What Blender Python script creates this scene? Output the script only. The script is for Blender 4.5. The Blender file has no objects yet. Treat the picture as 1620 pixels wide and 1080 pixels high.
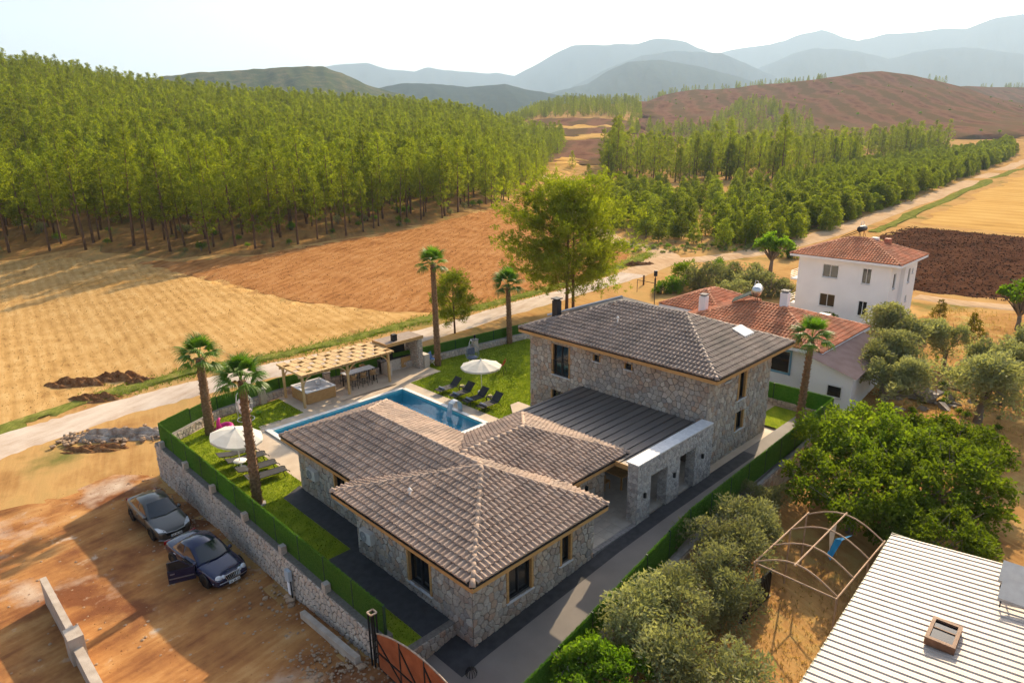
import bpy, bmesh, math, random
import numpy as np
from mathutils import Vector, Matrix
random.seed(7); rng = np.random.default_rng(7)
SC = bpy.context.scene; COL = SC.collection
rad = math.radians
# ------------------------------------------------------------------ camera
PITCH, ROLL, HEAD = rad(17.22), rad(-0.75), rad(45.534)
CAMP = np.array([-12.99, -15.37, 17.4])
_h = np.array([math.cos(HEAD), math.sin(HEAD), 0]); _r = np.array([math.sin(HEAD), -math.cos(HEAD), 0])
FWD = _h*math.cos(PITCH) + np.array([0, 0, -math.sin(PITCH)]); _u = _h*math.sin(PITCH) + np.array([0, 0, math.cos(PITCH)])
RGT = math.cos(ROLL)*_r + math.sin(ROLL)*_u; UPV = -math.sin(ROLL)*_r + math.cos(ROLL)*_u
cd = bpy.data.cameras.new('camera'); cam = bpy.data.objects.new('camera', cd); COL.objects.link(cam)
cd.lens = 24; cd.sensor_width = 36; cd.clip_start = .3; cd.clip_end = 60000
m4 = Matrix.Identity(4)
for i in range(3):
    m4[i][0], m4[i][1], m4[i][2], m4[i][3] = RGT[i], UPV[i], -FWD[i], CAMP[i]
cam.matrix_world = m4; SC.camera = cam
# ------------------------------------------------------------------ sky, sun, exposure
SUN_AZ, SUN_EL = rad(19.0), rad(28.5)          # azimuth from +X towards +Y
w = bpy.data.worlds.new('World'); SC.world = w; w.use_nodes = True
nt = w.node_tree; bg = nt.nodes['Background']; sky = nt.nodes.new('ShaderNodeTexSky')
sky.sky_type = 'NISHITA'; sky.sun_disc = False; sky.sun_elevation = SUN_EL
sky.sun_rotation = math.pi/2 - SUN_AZ; sky.altitude = 300; sky.air_density = .8; sky.dust_density = 5.0; sky.ozone_density = 1.0
bg.inputs['Strength'].default_value = .105
nt.links.new(sky.outputs[0], bg.inputs[0])
sd = bpy.data.lights.new('sun', 'SUN'); sun = bpy.data.objects.new('sun', sd); COL.objects.link(sun)
sd.energy = 5.0; sd.angle = rad(.6); sd.color = (1, .79, .52)
sv = Vector((math.cos(SUN_EL)*math.cos(SUN_AZ), math.cos(SUN_EL)*math.sin(SUN_AZ), math.sin(SUN_EL)))
sun.rotation_euler = sv.to_track_quat('Z', 'Y').to_euler(); sun.location = (20, 20, 60)
vs = SC.view_settings; vs.view_transform = 'Standard'; vs.look = 'None'; vs.gamma = 1; vs.use_curve_mapping = False
vs.exposure = 1.12
cy = SC.cycles; cy.use_denoising = True; cy.max_bounces = 6; cy.diffuse_bounces = 3; cy.glossy_bounces = 3
cy.transmission_bounces = 4; cy.transparent_max_bounces = 6; cy.volume_bounces = 1; cy.caustics_reflective = False; cy.caustics_refractive = False
cy.use_adaptive_sampling = True; cy.adaptive_threshold = .02
try: cy.denoiser = 'OPENIMAGEDENOISE'
except Exception: pass
# ------------------------------------------------------------------ pixel <-> place helpers
def ray(x, y): return FWD*1080 + RGT*(x-810) + UPV*(540-y)
def at(x, y, z):
    d = ray(x, y); return CAMP + d*((z-CAMP[2])/d[2])
def zr(x, y, dist):
    d = ray(x, y); return CAMP[2] + dist*d[2]/math.hypot(d[0], d[1])
def polar(x, dist):
    d = ray(x, 205); k = dist/math.hypot(d[0], d[1]); return CAMP[0]+d[0]*k, CAMP[1]+d[1]*k
# ------------------------------------------------------------------ mesh helpers
class MB:
    def __init__(s): s.V = []; s.F = []; s.M = []
    def add(s, v, f, m=0):
        o = len(s.V); s.V.extend([tuple(map(float, p)) for p in v]); s.F.extend([tuple(i+o for i in q) for q in f]); s.M.extend([m]*len(f)); return s
    def box(s, x0, x1, y0, y1, z0, z1, m=0):
        return s.add([(x0,y0,z0),(x1,y0,z0),(x1,y1,z0),(x0,y1,z0),(x0,y0,z1),(x1,y0,z1),(x1,y1,z1),(x0,y1,z1)],
              [(3,2,1,0),(4,5,6,7),(0,1,5,4),(1,2,6,5),(2,3,7,6),(3,0,4,7)], m)
    def beam(s, p, q, w, h, m=0, up=(0,0,1)):
        p, q = Vector(p), Vector(q); d = (q-p).normalized(); a = d.cross(Vector(up))
        if a.length < 1e-4: a = d.cross(Vector((1,0,0)))
        a.normalize(); b = a.cross(d); a *= w/2; b *= h/2
        return s.add([p-a-b, p+a-b, p+a+b, p-a+b, q-a-b, q+a-b, q+a+b, q-a+b], [(3,2,1,0),(4,5,6,7),(0,1,5,4),(1,2,6,5),(2,3,7,6),(3,0,4,7)], m)
    def tube(s, pts, r, n=8, m=0, cap=True):
        pts = [Vector(p) for p in pts]; k = len(pts); rs = r if hasattr(r, '__len__') else [r]*k
        o = len(s.V); t0 = (pts[1]-pts[0]).normalized(); a = t0.orthogonal().normalized()
        for i, p in enumerate(pts):
            t = (pts[min(i+1,k-1)]-pts[max(i-1,0)]).normalized(); a = (a - t*a.dot(t)).normalized(); b = t.cross(a)
            for j in range(n):
                an = 2*math.pi*j/n; s.V.append(tuple(p + (a*math.cos(an)+b*math.sin(an))*rs[i]))
        for i in range(k-1):
            for j in range(n):
                s.F.append((o+i*n+j, o+i*n+(j+1)%n, o+(i+1)*n+(j+1)%n, o+(i+1)*n+j)); s.M.append(m)
        if cap:
            s.F.append(tuple(o+j for j in range(n))[::-1]); s.M.append(m); s.F.append(tuple(o+(k-1)*n+j for j in range(n))); s.M.append(m)
        return s
    def lathe(s, prof, n=16, m=0, c=(0,0,0)):
        o = len(s.V)
        for r, z in prof:
            for j in range(n):
                an = 2*math.pi*j/n; s.V.append((c[0]+r*math.cos(an), c[1]+r*math.sin(an), c[2]+z))
        for i in range(len(prof)-1):
            for j in range(n):
                s.F.append((o+i*n+j, o+i*n+(j+1)%n, o+(i+1)*n+(j+1)%n, o+(i+1)*n+j)); s.M.append(m)
        return s
    def prism(s, pts, z0, z1, m=0):
        n = len(pts); v = [(x,y,z0) for x,y in pts]+[(x,y,z1) for x,y in pts]
        return s.add(v, [tuple(range(n))[::-1], tuple(range(n,2*n))]+[(i,(i+1)%n,n+(i+1)%n,n+i) for i in range(n)], m)
    def build(s, name, mats, parent=None, smooth=False, loc=None):
        return mesh_obj(name, s.V, s.F, mats, parent, smooth, loc, s.M)
def mesh_data(name, V, F, mats, smooth=False, MI=None):
    me = bpy.data.meshes.new(name); me.from_pydata(V if isinstance(V, list) else V.tolist(), [], F if isinstance(F, list) else F.tolist())
    for m in (mats if isinstance(mats, (list, tuple)) else [mats]): me.materials.append(m)
    if MI and any(MI): me.polygons.foreach_set('material_index', MI)
    if smooth: me.polygons.foreach_set('use_smooth', [True]*len(me.polygons))
    return me
def link(name, data, parent=None, loc=None):
    o = bpy.data.objects.new(name, data); COL.objects.link(o)
    if parent is not None: o.parent = parent
    if loc is not None: o.location = loc
    return o
def mesh_obj(name, V, F, mats, parent=None, smooth=False, loc=None, MI=None):
    return link(name, mesh_data(name, V, F, mats, smooth, MI), parent, loc)
def tag(o, label=None, cat=None, group=None, kind=None):
    for k, v in (('label', label), ('category', cat), ('group', group), ('kind', kind)):
        if v: o[k] = v
    return o
def thing(name, label, cat, loc=(0,0,0), rz=0, group=None, sc=1):
    o = bpy.data.objects.new(name, None); COL.objects.link(o); o.location = loc; o.rotation_euler = (0,0,rz); o.scale = (sc,sc,sc)
    o.empty_display_size = .3
    return tag(o, label, cat, group)
def copy_tree(o, parent=None):
    c = o.copy(); COL.objects.link(c); c.parent = parent
    for ch in o.children: copy_tree(ch, c)
    return c
def struct(o): o['kind'] = 'structure'; return o
# ------------------------------------------------------------------ materials
MATS = {}
def mat(name, c1, c2=None, scale=4, rough=.8, bump=0, bscale=25, metal=0, spec=.3, detail=5, rnd=0, trans=0, tcol=None, island=0, c3=None, coord='Object', stretch=None, lo=.35, hi=.65, coat=0, alpha=1, rampcols=None, bdist=.05):
    if name in MATS: return MATS[name]
    m = bpy.data.materials.new(name); m.use_nodes = True; t = m.node_tree; N = t.nodes; L = t.links; p = N['Principled BSDF']; out = N['Material Output']
    p.inputs['Roughness'].default_value = rough; p.inputs['Metallic'].default_value = metal; p.inputs['Specular IOR Level'].default_value = spec
    if coat: p.inputs['Coat Weight'].default_value = coat; p.inputs['Coat Roughness'].default_value = .05
    p.inputs['Base Color'].default_value = (*c1, 1); src = None
    tc = N.new('ShaderNodeTexCoord'); vec = tc.outputs[coord]
    if stretch:
        mp = N.new('ShaderNodeMapping'); mp.inputs['Scale'].default_value = stretch[:3]
        if len(stretch) > 3: mp.inputs['Rotation'].default_value = (0, 0, stretch[3])
        L.new(vec, mp.inputs[0]); vec = mp.outputs[0]
    if c2 is not None:
        n = N.new('ShaderNodeTexNoise'); n.inputs['Scale'].default_value = scale; n.inputs['Detail'].default_value = detail; L.new(vec, n.inputs['Vector'])
        r = N.new('ShaderNodeValToRGB'); e = r.color_ramp.elements; e[0].position = lo; e[1].position = hi; e[0].color = (*c1, 1); e[1].color = (*c2, 1)
        if c3 is not None: k = r.color_ramp.elements.new((lo+hi)/2); k.color = (*c3, 1)
        L.new(n.outputs['Fac'], r.inputs[0]); src = r.outputs[0]
    if rampcols or rnd or island:
        oi = N.new('ShaderNodeObjectInfo'); rv = oi.outputs['Random']
        if island:
            g = N.new('ShaderNodeNewGeometry'); a = N.new('ShaderNodeMath'); a.operation = 'ADD'; L.new(rv, a.inputs[0]); L.new(g.outputs['Random Per Island'], a.inputs[1])
            fr = N.new('ShaderNodeMath'); fr.operation = 'FRACT'; L.new(a.outputs[0], fr.inputs[0]); rv = fr.outputs[0]
        if rampcols:
            r2 = N.new('ShaderNodeValToRGB'); r2.color_ramp.interpolation = 'LINEAR'; e = r2.color_ramp.elements
            e[0].color = (*rampcols[0], 1); e[1].color = (*rampcols[-1], 1)
            for i, c in enumerate(rampcols[1:-1]): k = e.new((i+1)/(len(rampcols)-1)); k.color = (*c, 1)
            L.new(rv, r2.inputs[0])
            if src is not None:
                mx = N.new('ShaderNodeMix'); mx.data_type = 'RGBA'; mx.blend_type = 'MULTIPLY'; mx.inputs[0].default_value = 1
                L.new(r2.outputs[0], mx.inputs[6]); L.new(src, mx.inputs[7]); src = mx.outputs[2]
            else: src = r2.outputs[0]
        k = max(rnd, island if not rampcols else 0)
        if k:
            mr = N.new('ShaderNodeMapRange'); mr.inputs[3].default_value = 1-k; mr.inputs[4].default_value = 1+k; L.new(rv, mr.inputs[0])
            hs = N.new('ShaderNodeHueSaturation'); L.new(mr.outputs[0], hs.inputs['Value'])
            if src is not None: L.new(src, hs.inputs['Color'])
            else: hs.inputs['Color'].default_value = (*c1, 1)
            src = hs.outputs[0]
    if src is not None: L.new(src, p.inputs['Base Color'])
    if bump:
        n2 = N.new('ShaderNodeTexNoise'); n2.inputs['Scale'].default_value = bscale; n2.inputs['Detail'].default_value = 4; L.new(vec, n2.inputs['Vector'])
        b = N.new('ShaderNodeBump'); b.inputs['Strength'].default_value = bump; b.inputs['Distance'].default_value = bdist; L.new(n2.outputs['Fac'], b.inputs['Height']); L.new(b.outputs[0], p.inputs['Normal'])
    if trans:
        tr = N.new('ShaderNodeBsdfTranslucent'); ms = N.new('ShaderNodeMixShader'); ms.inputs[0].default_value = trans
        tcol = tcol or c1
        if src is not None:
            mt = N.new('ShaderNodeMix'); mt.data_type = 'RGBA'; mt.blend_type = 'MULTIPLY'; mt.inputs[0].default_value = 1; mt.inputs[7].default_value = (*tcol, 1); L.new(src, mt.inputs[6]); L.new(mt.outputs[2], tr.inputs[0])
        else: tr.inputs[0].default_value = (*tcol, 1)
        L.new(p.outputs[0], ms.inputs[1]); L.new(tr.outputs[0], ms.inputs[2]); L.new(ms.outputs[0], out.inputs[0])
    MATS[name] = m; return m
STONE_COLS = [(.40,.345,.29),(.53,.475,.41),(.33,.295,.265),(.60,.54,.465),(.46,.36,.28),(.42,.385,.35),(.54,.435,.335),(.37,.30,.25),(.50,.34,.24)]
m_stone = mat('villa_stone', (.8,.8,.8), (1.08,1.06,1.02), scale=14, rough=.85, bump=.5, bscale=40, rampcols=STONE_COLS, island=1)
m_mortar = mat('mortar', (.15,.13,.11), (.21,.185,.16), scale=10, rough=.95, bump=.3)
m_stone_pale = mat('pale_stone', (.8,.8,.8), (1.1,1.08,1.05), scale=14, rough=.85, bump=.5, bscale=40, island=1, rampcols=[(.52,.44,.37),(.62,.55,.48),(.45,.40,.35),(.66,.59,.51),(.54,.42,.33),(.57,.52,.47)])
m_ledge = mat('ledge_stone', (.8,.8,.8), (1.1,1.08,1.05), scale=20, rough=.85, bump=.5, bscale=60, island=1, rampcols=[(.36,.34,.32),(.50,.48,.45),(.30,.28,.27),(.56,.52,.48),(.42,.37,.33)])
m_tile = mat('roof_tile', (.72,.72,.72), (1.16,1.12,1.06), scale=.9, rough=.75, bump=.2, bscale=60, island=1, rampcols=[(.40,.295,.23),(.45,.335,.265),(.35,.255,.20),(.49,.375,.30),(.42,.31,.245)])
m_tile_dark = mat('upper_roof_tile', (.74,.74,.74), (1.14,1.1,1.05), scale=.7, rough=.62, bump=.2, bscale=60, island=1, rampcols=[(.29,.225,.19),(.33,.26,.22),(.25,.195,.165),(.37,.295,.25)])
m_tile_red = mat('red_roof_tile', (.74,.74,.74), (1.14,1.08,1.05), scale=.8, rough=.75, bump=.2, bscale=60, island=1, rampcols=[(.64,.26,.13),(.70,.31,.165),(.58,.22,.105),(.74,.36,.21)])
m_under = mat('roof_underlay', (.075,.06,.05), rough=.9)
m_wood = mat('larch_wood', (.44,.24,.085), (.56,.33,.13), scale=3, rough=.6, stretch=(1,1,9), bump=.15, bscale=8)
m_pergwood = mat('pergola_pine', (.52,.33,.14), (.64,.43,.20), scale=4, rough=.6, stretch=(5,1,5), rnd=.10)
m_glass = mat('window_glass', (.012,.014,.016), rough=.06, spec=.6)
m_alu = mat('anthracite_metal', (.035,.036,.04), rough=.45, metal=.3)
m_sill = mat('pale_marble_sill', (.55,.55,.56), (.66,.66,.66), scale=5, rough=.5)
m_zinc = mat('standing_seam_metal', (.15,.135,.125), (.20,.18,.165), scale=.8, rough=.5, metal=.35, spec=.4, stretch=(.3,2,1))
m_black = mat('black_metal', (.015,.015,.016), rough=.5)
m_white = mat('white_plaster', (.78,.77,.75), (.84,.83,.81), scale=1.2, rough=.85, bump=.1)
m_offwhite = mat('offwhite_fabric', (.74,.70,.63), (.80,.77,.71), scale=3, rough=.9, trans=.25, tcol=(.9,.85,.75))
m_chrome = mat('brushed_steel', (.6,.6,.6), rough=.3, metal=1)
# ================================================================== TERRAIN
def sstep(x, a, b):
    t = np.clip((np.asarray(x, float)-a)/(b-a), 0, 1); return t*t*(3-2*t)
def near_z(X, Y):
    lot = np.interp(Y, [-40,-3,2,8.6,15,25,60,140], [-1.0,-.9,-.85,-1.5,-1.75,-2.0,-1.9,-1.5])
    return lot*(1-sstep(X,-1,12)) + (-1.2)*sstep(X,-1,12)
AZK = lambda x: math.atan((x-810)/1131)
_cols = []
def col(x, *kn): _cols.append((AZK(x) if abs(x) < 3000 else x/1e5, [k[0] for k in kn], [k[1] for k in kn]))
col(-250000,(0,0),(90,0),(200,5),(450,20),(900,20),(14000,0))
col(-1200,(0,0),(90,0),(160,6),(300,26),(450,42),(650,38),(1000,22),(14000,0))
for x, y, dc in ((-250,74,420),(0,80,420),(110,88,430),(215,113,440),(330,129,450),(480,142,465),(600,149,480),(700,157,480),(760,166,470)):
    zc = zr(x, y, dc) - 11.0; d0 = np.interp(x, [-250,0,300,500,650,760], [130,125,108,112,122,135])
    kn = [(0,0),(85,0),(d0-8,1.0)]
    for f in (.12,.3,.5,.7,.85,1): kn.append((d0+(dc-d0)*f, 1.0+(zc+1.3-1.0)*(f**1.05)))
    kn += [(dc+60, zc-2), (dc+250, zc*.4), (1500, 8), (14000, 0)]; col(x, *kn)
for x in (840, 900, 990):
    yt = {840:160, 900:146, 990:146}[x]
    col(x,(0,0),(200,0),(300,.5),(420,zr(x,238,420)+1.2),(560,zr(x,208,560)+1.2),(720,zr(x,186,720)+1.2),(950,zr(x,yt,950)-11),(1200,zr(x,yt,950)-25),(2500,10),(14000,0))
for x, yt in ((1050,150),(1110,142),(1180,138),(1250,128),(1320,116),(1390,113),(1450,119),(1520,140),(1620,168),(1750,192)):
    kn = [(0,0),(400,0),(520,3),(680,zr(x,203,680)+1),(900,zr(x,min(203,yt+.45*(203-yt)),900)+1),(1150,zr(x,yt,1150)+1),(1350,zr(x,yt,1150)-25)]
    if x >= 1450: kn += [(1700, zr(x,137 if x < 1700 else 145,1700))]
    kn += [(2300,15),(14000,0)]; col(x, *kn)
col(3000-1,(0,0),(500,1),(1500,40),(2500,20),(14000,0)); col(250000,(0,0),(500,0),(1500,30),(14000,0))
_DK = np.unique(np.concatenate([np.linspace(0,600,61), np.linspace(620,2600,67), np.linspace(2800,14000,20)]))
_AZ = np.array([c[0] for c in _cols]); _TB = np.array([np.interp(_DK, c[1], c[2]) for c in _cols])
_ker = np.array([.25,.5,.25])
for _ in range(2): _TB[:,1:-1] = .25*_TB[:,:-2]+.5*_TB[:,1:-1]+.25*_TB[:,2:]
_AZF = np.linspace(-2.5, 2.5, 1001); _TF = np.array([np.interp(_AZF, _AZ, _TB[:,j]) for j in range(len(_DK))]).T
for _ in range(40): _TF[1:-1] = .25*_TF[:-2]+.5*_TF[1:-1]+.25*_TF[2:]
def T(X, Y):
    X = np.asarray(X, float); Y = np.asarray(Y, float)
    dx, dy = X-CAMP[0], Y-CAMP[1]; d = np.hypot(dx, dy)
    az = np.arctan2(dx*_r[0]+dy*_r[1], dx*_h[0]+dy*_h[1])
    ai = np.clip((az+2.5)/5*1000, 0, 999.99); i = ai.astype(int); fa = ai-i
    j = np.clip(np.searchsorted(_DK, d, side='right')-1, 0, len(_DK)-2); fd = np.clip((d-_DK[j])/(_DK[j+1]-_DK[j]), 0, 1)
    far = (_TF[i,j]*(1-fa)+_TF[i+1,j]*fa)*(1-fd)+(_TF[i,j+1]*(1-fa)+_TF[i+1,j+1]*fa)*fd
    amp = sstep(d, 60, 400)
    und = amp*(.5*np.sin(X*.043+1.3)*np.cos(Y*.037)+.35*np.sin(X*.11+Y*.07)) + sstep(d,700,1000)*(1.6*np.sin(X*.021+Y*.033)+1.1*np.sin(X*.047-Y*.03))
    return near_z(X, Y) + far + und
def Tz(x, y): return float(T(x, y))
def hit(x, y, dmax=3000):
    d = ray(x, y); d = d/math.hypot(d[0], d[1]); s = np.concatenate([np.arange(8,200,.5), np.arange(200,dmax,2.)])
    X = CAMP[0]+d[0]*s; Y = CAMP[1]+d[1]*s; Z = CAMP[2]+d[2]*s; k = np.nonzero(Z < T(X, Y))[0]
    i = k[0] if len(k) else len(s)-1
    return float(X[i]), float(Y[i])
def _axis(a, b):
    v = list(np.arange(a, b, 1.5)); st = 1.5; x = v[-1]
    while x < 13000: st *= 1.045; x += st; v.append(x)
    st = 1.5; x = a; lo = []
    while x > -13000: st *= 1.06; x -= st; lo.append(x)
    return np.array(lo[::-1]+v)
xs, ys = _axis(-30, 90), _axis(-30, 110)
GX, GY = np.meshgrid(xs, ys); GZ = T(GX, GY)
inside = (GX > -1.2) & (GX < 28) & (GY > -1.8) & (GY < 24.5); GZ = np.where(inside, np.minimum(GZ, -1.9), GZ)
nx, ny = len(xs), len(ys); ii = np.arange((ny-1)*(nx-1)); a0 = (ii//(nx-1))*nx + ii % (nx-1)
def bands_mat(name, cols, bscale, rot, bandamt, nscale=.5, rough=.95, bump=.6, fine=9, distort=3.0, patch=None):
    m = bpy.data.materials.new(name); m.use_nodes = True; t = m.node_tree; N = t.nodes; L = t.links; p = N['Principled BSDF']; p.inputs['Roughness'].default_value = rough; p.inputs['Specular IOR Level'].default_value = 0
    tc = N.new('ShaderNodeTexCoord'); mp = N.new('ShaderNodeMapping'); mp.inputs['Rotation'].default_value = (0,0,rot); L.new(tc.outputs['Object'], mp.inputs[0])
    n1 = N.new('ShaderNodeTexNoise'); n1.inputs['Scale'].default_value = nscale; n1.inputs['Detail'].default_value = 8; n1.inputs['Roughness'].default_value = .65; L.new(tc.outputs['Object'], n1.inputs['Vector'])
    wv = N.new('ShaderNodeTexWave'); wv.inputs['Scale'].default_value = bscale; wv.inputs['Distortion'].default_value = distort; wv.inputs['Detail'].default_value = 3; wv.inputs['Detail Scale'].default_value = .6; L.new(mp.outputs[0], wv.inputs['Vector'])
    mp2 = N.new('ShaderNodeMapping'); mp2.inputs['Scale'].default_value = (1,.12,1); L.new(mp.outputs[0], mp2.inputs[0])
    n2 = N.new('ShaderNodeTexNoise'); n2.inputs['Scale'].default_value = fine; n2.inputs['Detail'].default_value = 6; L.new(mp2.outputs[0], n2.inputs['Vector'])
    ad = N.new('ShaderNodeMath'); ad.operation = 'MULTIPLY_ADD'; ad.inputs[1].default_value = bandamt; L.new(wv.outputs['Fac'], ad.inputs[0]); L.new(n1.outputs['Fac'], ad.inputs[2])
    ad2 = N.new('ShaderNodeMath'); ad2.operation = 'MULTIPLY_ADD'; ad2.inputs[1].default_value = .45; L.new(n2.outputs['Fac'], ad2.inputs[0]); L.new(ad.outputs[0], ad2.inputs[2])
    r = N.new('ShaderNodeValToRGB'); e = r.color_ramp.elements; lo, hi = .42+bandamt*.2, .95+bandamt*.6
    e[0].position = min(lo,.9); e[1].position = min(hi,1); e[0].color = (*cols[0],1); e[1].color = (*cols[-1],1)
    for i, c in enumerate(cols[1:-1]): k = e.new(lo+(min(hi,1)-lo)*(i+1)/(len(cols)-1)); k.color = (*c,1)
    L.new(ad2.outputs[0], r.inputs[0]); src = r.outputs[0]
    for patch in ([] if not patch else patch if isinstance(patch, list) else [patch]):
        n3 = N.new('ShaderNodeTexNoise'); n3.inputs['Scale'].default_value = patch[1]; n3.inputs['Detail'].default_value = 7; n3.inputs['Roughness'].default_value = .6; L.new(tc.outputs['Object'], n3.inputs['Vector'])
        r3 = N.new('ShaderNodeValToRGB'); r3.color_ramp.elements[0].position = patch[2]; r3.color_ramp.elements[1].position = patch[2]+.12; L.new(n3.outputs['Fac'], r3.inputs[0])
        mx = N.new('ShaderNodeMix'); mx.data_type = 'RGBA'; mx.inputs[7].default_value = (*patch[0],1); L.new(r3.outputs[0], mx.inputs[0]); L.new(src, mx.inputs[6]); src = mx.outputs[2]
    L.new(src, p.inputs['Base Color'])
    b = N.new('ShaderNodeBump'); b.inputs['Strength'].default_value = bump; b.inputs['Distance'].default_value = .12; L.new(ad2.outputs[0], b.inputs['Height']); L.new(b.outputs[0], p.inputs['Normal'])
    return m
m_ground = bands_mat('dry_ground', [(.20,.10,.04),(.36,.20,.075),(.46,.28,.11),(.40,.26,.10)], .05, .3, .1, nscale=.25, fine=2.5, patch=((.16,.15,.045),.12,.56))
m_stub = bands_mat('stubble', [(.24,.13,.05),(.40,.235,.085),(.49,.30,.115),(.55,.36,.155)], .30, rad(8), .16, nscale=.45, fine=4, distort=2.5, bump=.3, patch=((.36,.20,.06),.07,.58))
m_redfield = bands_mat('ploughed_red', [(.15,.062,.024),(.28,.125,.044),(.36,.17,.062),(.41,.215,.088)], .25, rad(60), .16, nscale=.3, fine=4, distort=8, bump=.5)
m_brownfield = bands_mat('ploughed_brown', [(.02,.009,.005),(.045,.02,.011),(.075,.034,.02),(.11,.052,.03)], .45, rad(30), .2, nscale=.35, fine=3, bump=1)
m_gold = bands_mat('golden_field', [(.34,.19,.06),(.47,.28,.09),(.55,.35,.125)], .06, rad(5), .2, nscale=.08, fine=2, distort=3)
m_road = bands_mat('gravel_road', [(.36,.27,.20),(.48,.38,.30),(.55,.46,.38),(.60,.52,.44)], .25, rad(70), .1, nscale=.4, fine=5, bump=.3)
m_road2 = bands_mat('earth_road', [(.36,.23,.13),(.48,.33,.20),(.56,.41,.27)], .25, rad(30), .1, nscale=.3, fine=5, bump=.3)
m_lot = bands_mat('lot_earth', [(.13,.052,.027),(.27,.118,.048),(.40,.19,.07),(.50,.275,.11)], .12, rad(80), .12, nscale=.45, fine=4, patch=[((.19,.078,.038),.21,.50),((.56,.45,.35),.15,.56),((.50,.40,.31),.9,.64)])
m_garden = bands_mat('garden_earth', [(.17,.085,.035),(.32,.17,.065),(.42,.24,.09),(.46,.30,.12)], .1, .4, .1, nscale=.5, fine=6, patch=((.40,.31,.11),.25,.55))
m_verge = bands_mat('verge_grass', [(.07,.06,.02),(.12,.12,.03),(.17,.19,.04),(.30,.24,.08)], .2, .5, .1, nscale=.8, fine=6)
m_forestfloor = bands_mat('forest_floor', [(.10,.055,.025),(.20,.11,.045),(.28,.16,.06),(.16,.14,.05)], .1, .5, .1, nscale=.2, fine=2)
m_hillsoil = bands_mat('hill_soil', [(.085,.042,.028),(.14,.072,.047),(.20,.105,.068),(.13,.085,.045)], .010, rad(55), .35, nscale=.03, fine=.35, distort=5, patch=((.15,.10,.06),.014,.54))
g = struct(mesh_obj('ground', np.stack([GX.ravel(), GY.ravel(), GZ.ravel()], 1), np.stack([a0, a0+1, a0+1+nx, a0+nx], 1), m_ground, smooth=True))
def densify(pts, step, jit=0, closed=False):
    out = []; n = len(pts)
    for i in range(n if closed else n-1):
        a = np.array(pts[i]); b = np.array(pts[(i+1) % n]); k = max(1, int(np.linalg.norm(b-a)/step))
        for j in range(k): out.append(a+(b-a)*j/k + (rng.normal(0, jit, 2) if jit and (i or j) else 0))
    if not closed: out.append(np.array(pts[-1]))
    return out
def sheet(name, pts, m, off=.05, cell=4, jit=.15, step=1.2):
    P = densify(pts, step, jit, True); bm = bmesh.new(); vs = [bm.verts.new((p[0],p[1],0)) for p in P]; f = bm.faces.new(vs)
    bmesh.ops.triangulate(bm, faces=[f]); P = np.array(P)
    for ax in (0,1):
        lo, hi = P[:,ax].min(), P[:,ax].max(); n = min(60, int((hi-lo)/cell))
        for k in range(1, n+1):
            co = [0,0,0]; co[ax] = lo+(hi-lo)*k/(n+1); no = [0,0,0]; no[ax] = 1
            bmesh.ops.bisect_plane(bm, geom=bm.verts[:]+bm.edges[:]+bm.faces[:], plane_co=co, plane_no=no, dist=1e-4)
    V = np.array([v.co for v in bm.verts]); Z = T(V[:,0], V[:,1])+off
    for v, z in zip(bm.verts, Z): v.co.z = z-(off+.03 if v.is_boundary else 0)
    bmesh.ops.recalc_face_normals(bm, faces=bm.faces[:])
    if sum(f.normal.z for f in bm.faces) < 0: bmesh.ops.reverse_faces(bm, faces=bm.faces[:])
    me = bpy.data.meshes.new(name); bm.to_mesh(me); bm.free(); me.materials.append(m)
    for p in me.polygons: p.use_smooth = True
    return struct(link(name, me))
def smooth_line(pts, n=6):
    P = [np.array(p, float) for p in pts]; out = []
    for i in range(len(P)-1):
        p0, p1, p2, p3 = P[max(i-1,0)], P[i], P[i+1], P[min(i+2,len(P)-1)]
        for j in range(n):
            t = j/n; out.append(.5*((2*p1)+(-p0+p2)*t+(2*p0-5*p1+4*p2-p3)*t*t+(-p0+3*p1-3*p2+p3)*t**3))
    out.append(P[-1]); return out
def ribbon(name, pts, width, m, off=.07, nw=6, jit=.12):
    C = smooth_line(pts, 8); V = []; F = []; n = len(C); ws = width if hasattr(width,'__len__') else [width]*len(pts)
    for i, c in enumerate(C):
        t = C[min(i+1,n-1)]-C[max(i-1,0)]; t /= np.linalg.norm(t)+1e-9; s = np.array([-t[1],t[0]]); wd = np.interp(i/8, range(len(ws)), ws)
        for j in range(nw+1):
            k = (j/nw-.5)*wd + (rng.normal(0, jit) if j in (0,nw) else 0); q = c+s*k; V.append((q[0],q[1],Tz(q[0],q[1])+(off if j not in (0,nw) else -.04)))
    for i in range(n-1):
        for j in range(nw): a = i*(nw+1)+j; F.append((a,a+1,a+nw+2,a+nw+1)[::-1])
    return struct(mesh_obj(name, V, F, m, smooth=True))
H = lambda L: [hit(x,y) for x,y in L]
forest_edge_px = [(-260,425),(0,412),(150,402),(300,412),(420,400),(500,386),(600,370),(700,353),(800,327),(850,288)]
FE = H(forest_edge_px)
sheet('forest_floor', FE + [polar(870,330), polar(800,520), polar(600,520), polar(300,490), polar(0,470), polar(-260,470)], m_forestfloor, off=.12, cell=12, jit=1.2, step=5)
sheet('stubble_field', H([(-260,860),(-100,745),(0,688),(100,652),(200,616),(300,592),(420,567),(560,536),(660,512),(690,496),(600,492),(470,478),(380,455),(280,432),(190,414),(100,408),(0,412),(-260,425)]), m_stub, .05, 4)
sheet('ploughed_field', H([(690,497),(600,493),(470,479),(380,456),(280,433),(195,414),(300,413),(420,402),(500,388),(650,362),(800,329),(850,290),(862,330),(900,345),(960,395),(1000,402),(985,418),(900,448),(800,478)]), m_redfield, .06, 4)
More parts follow.
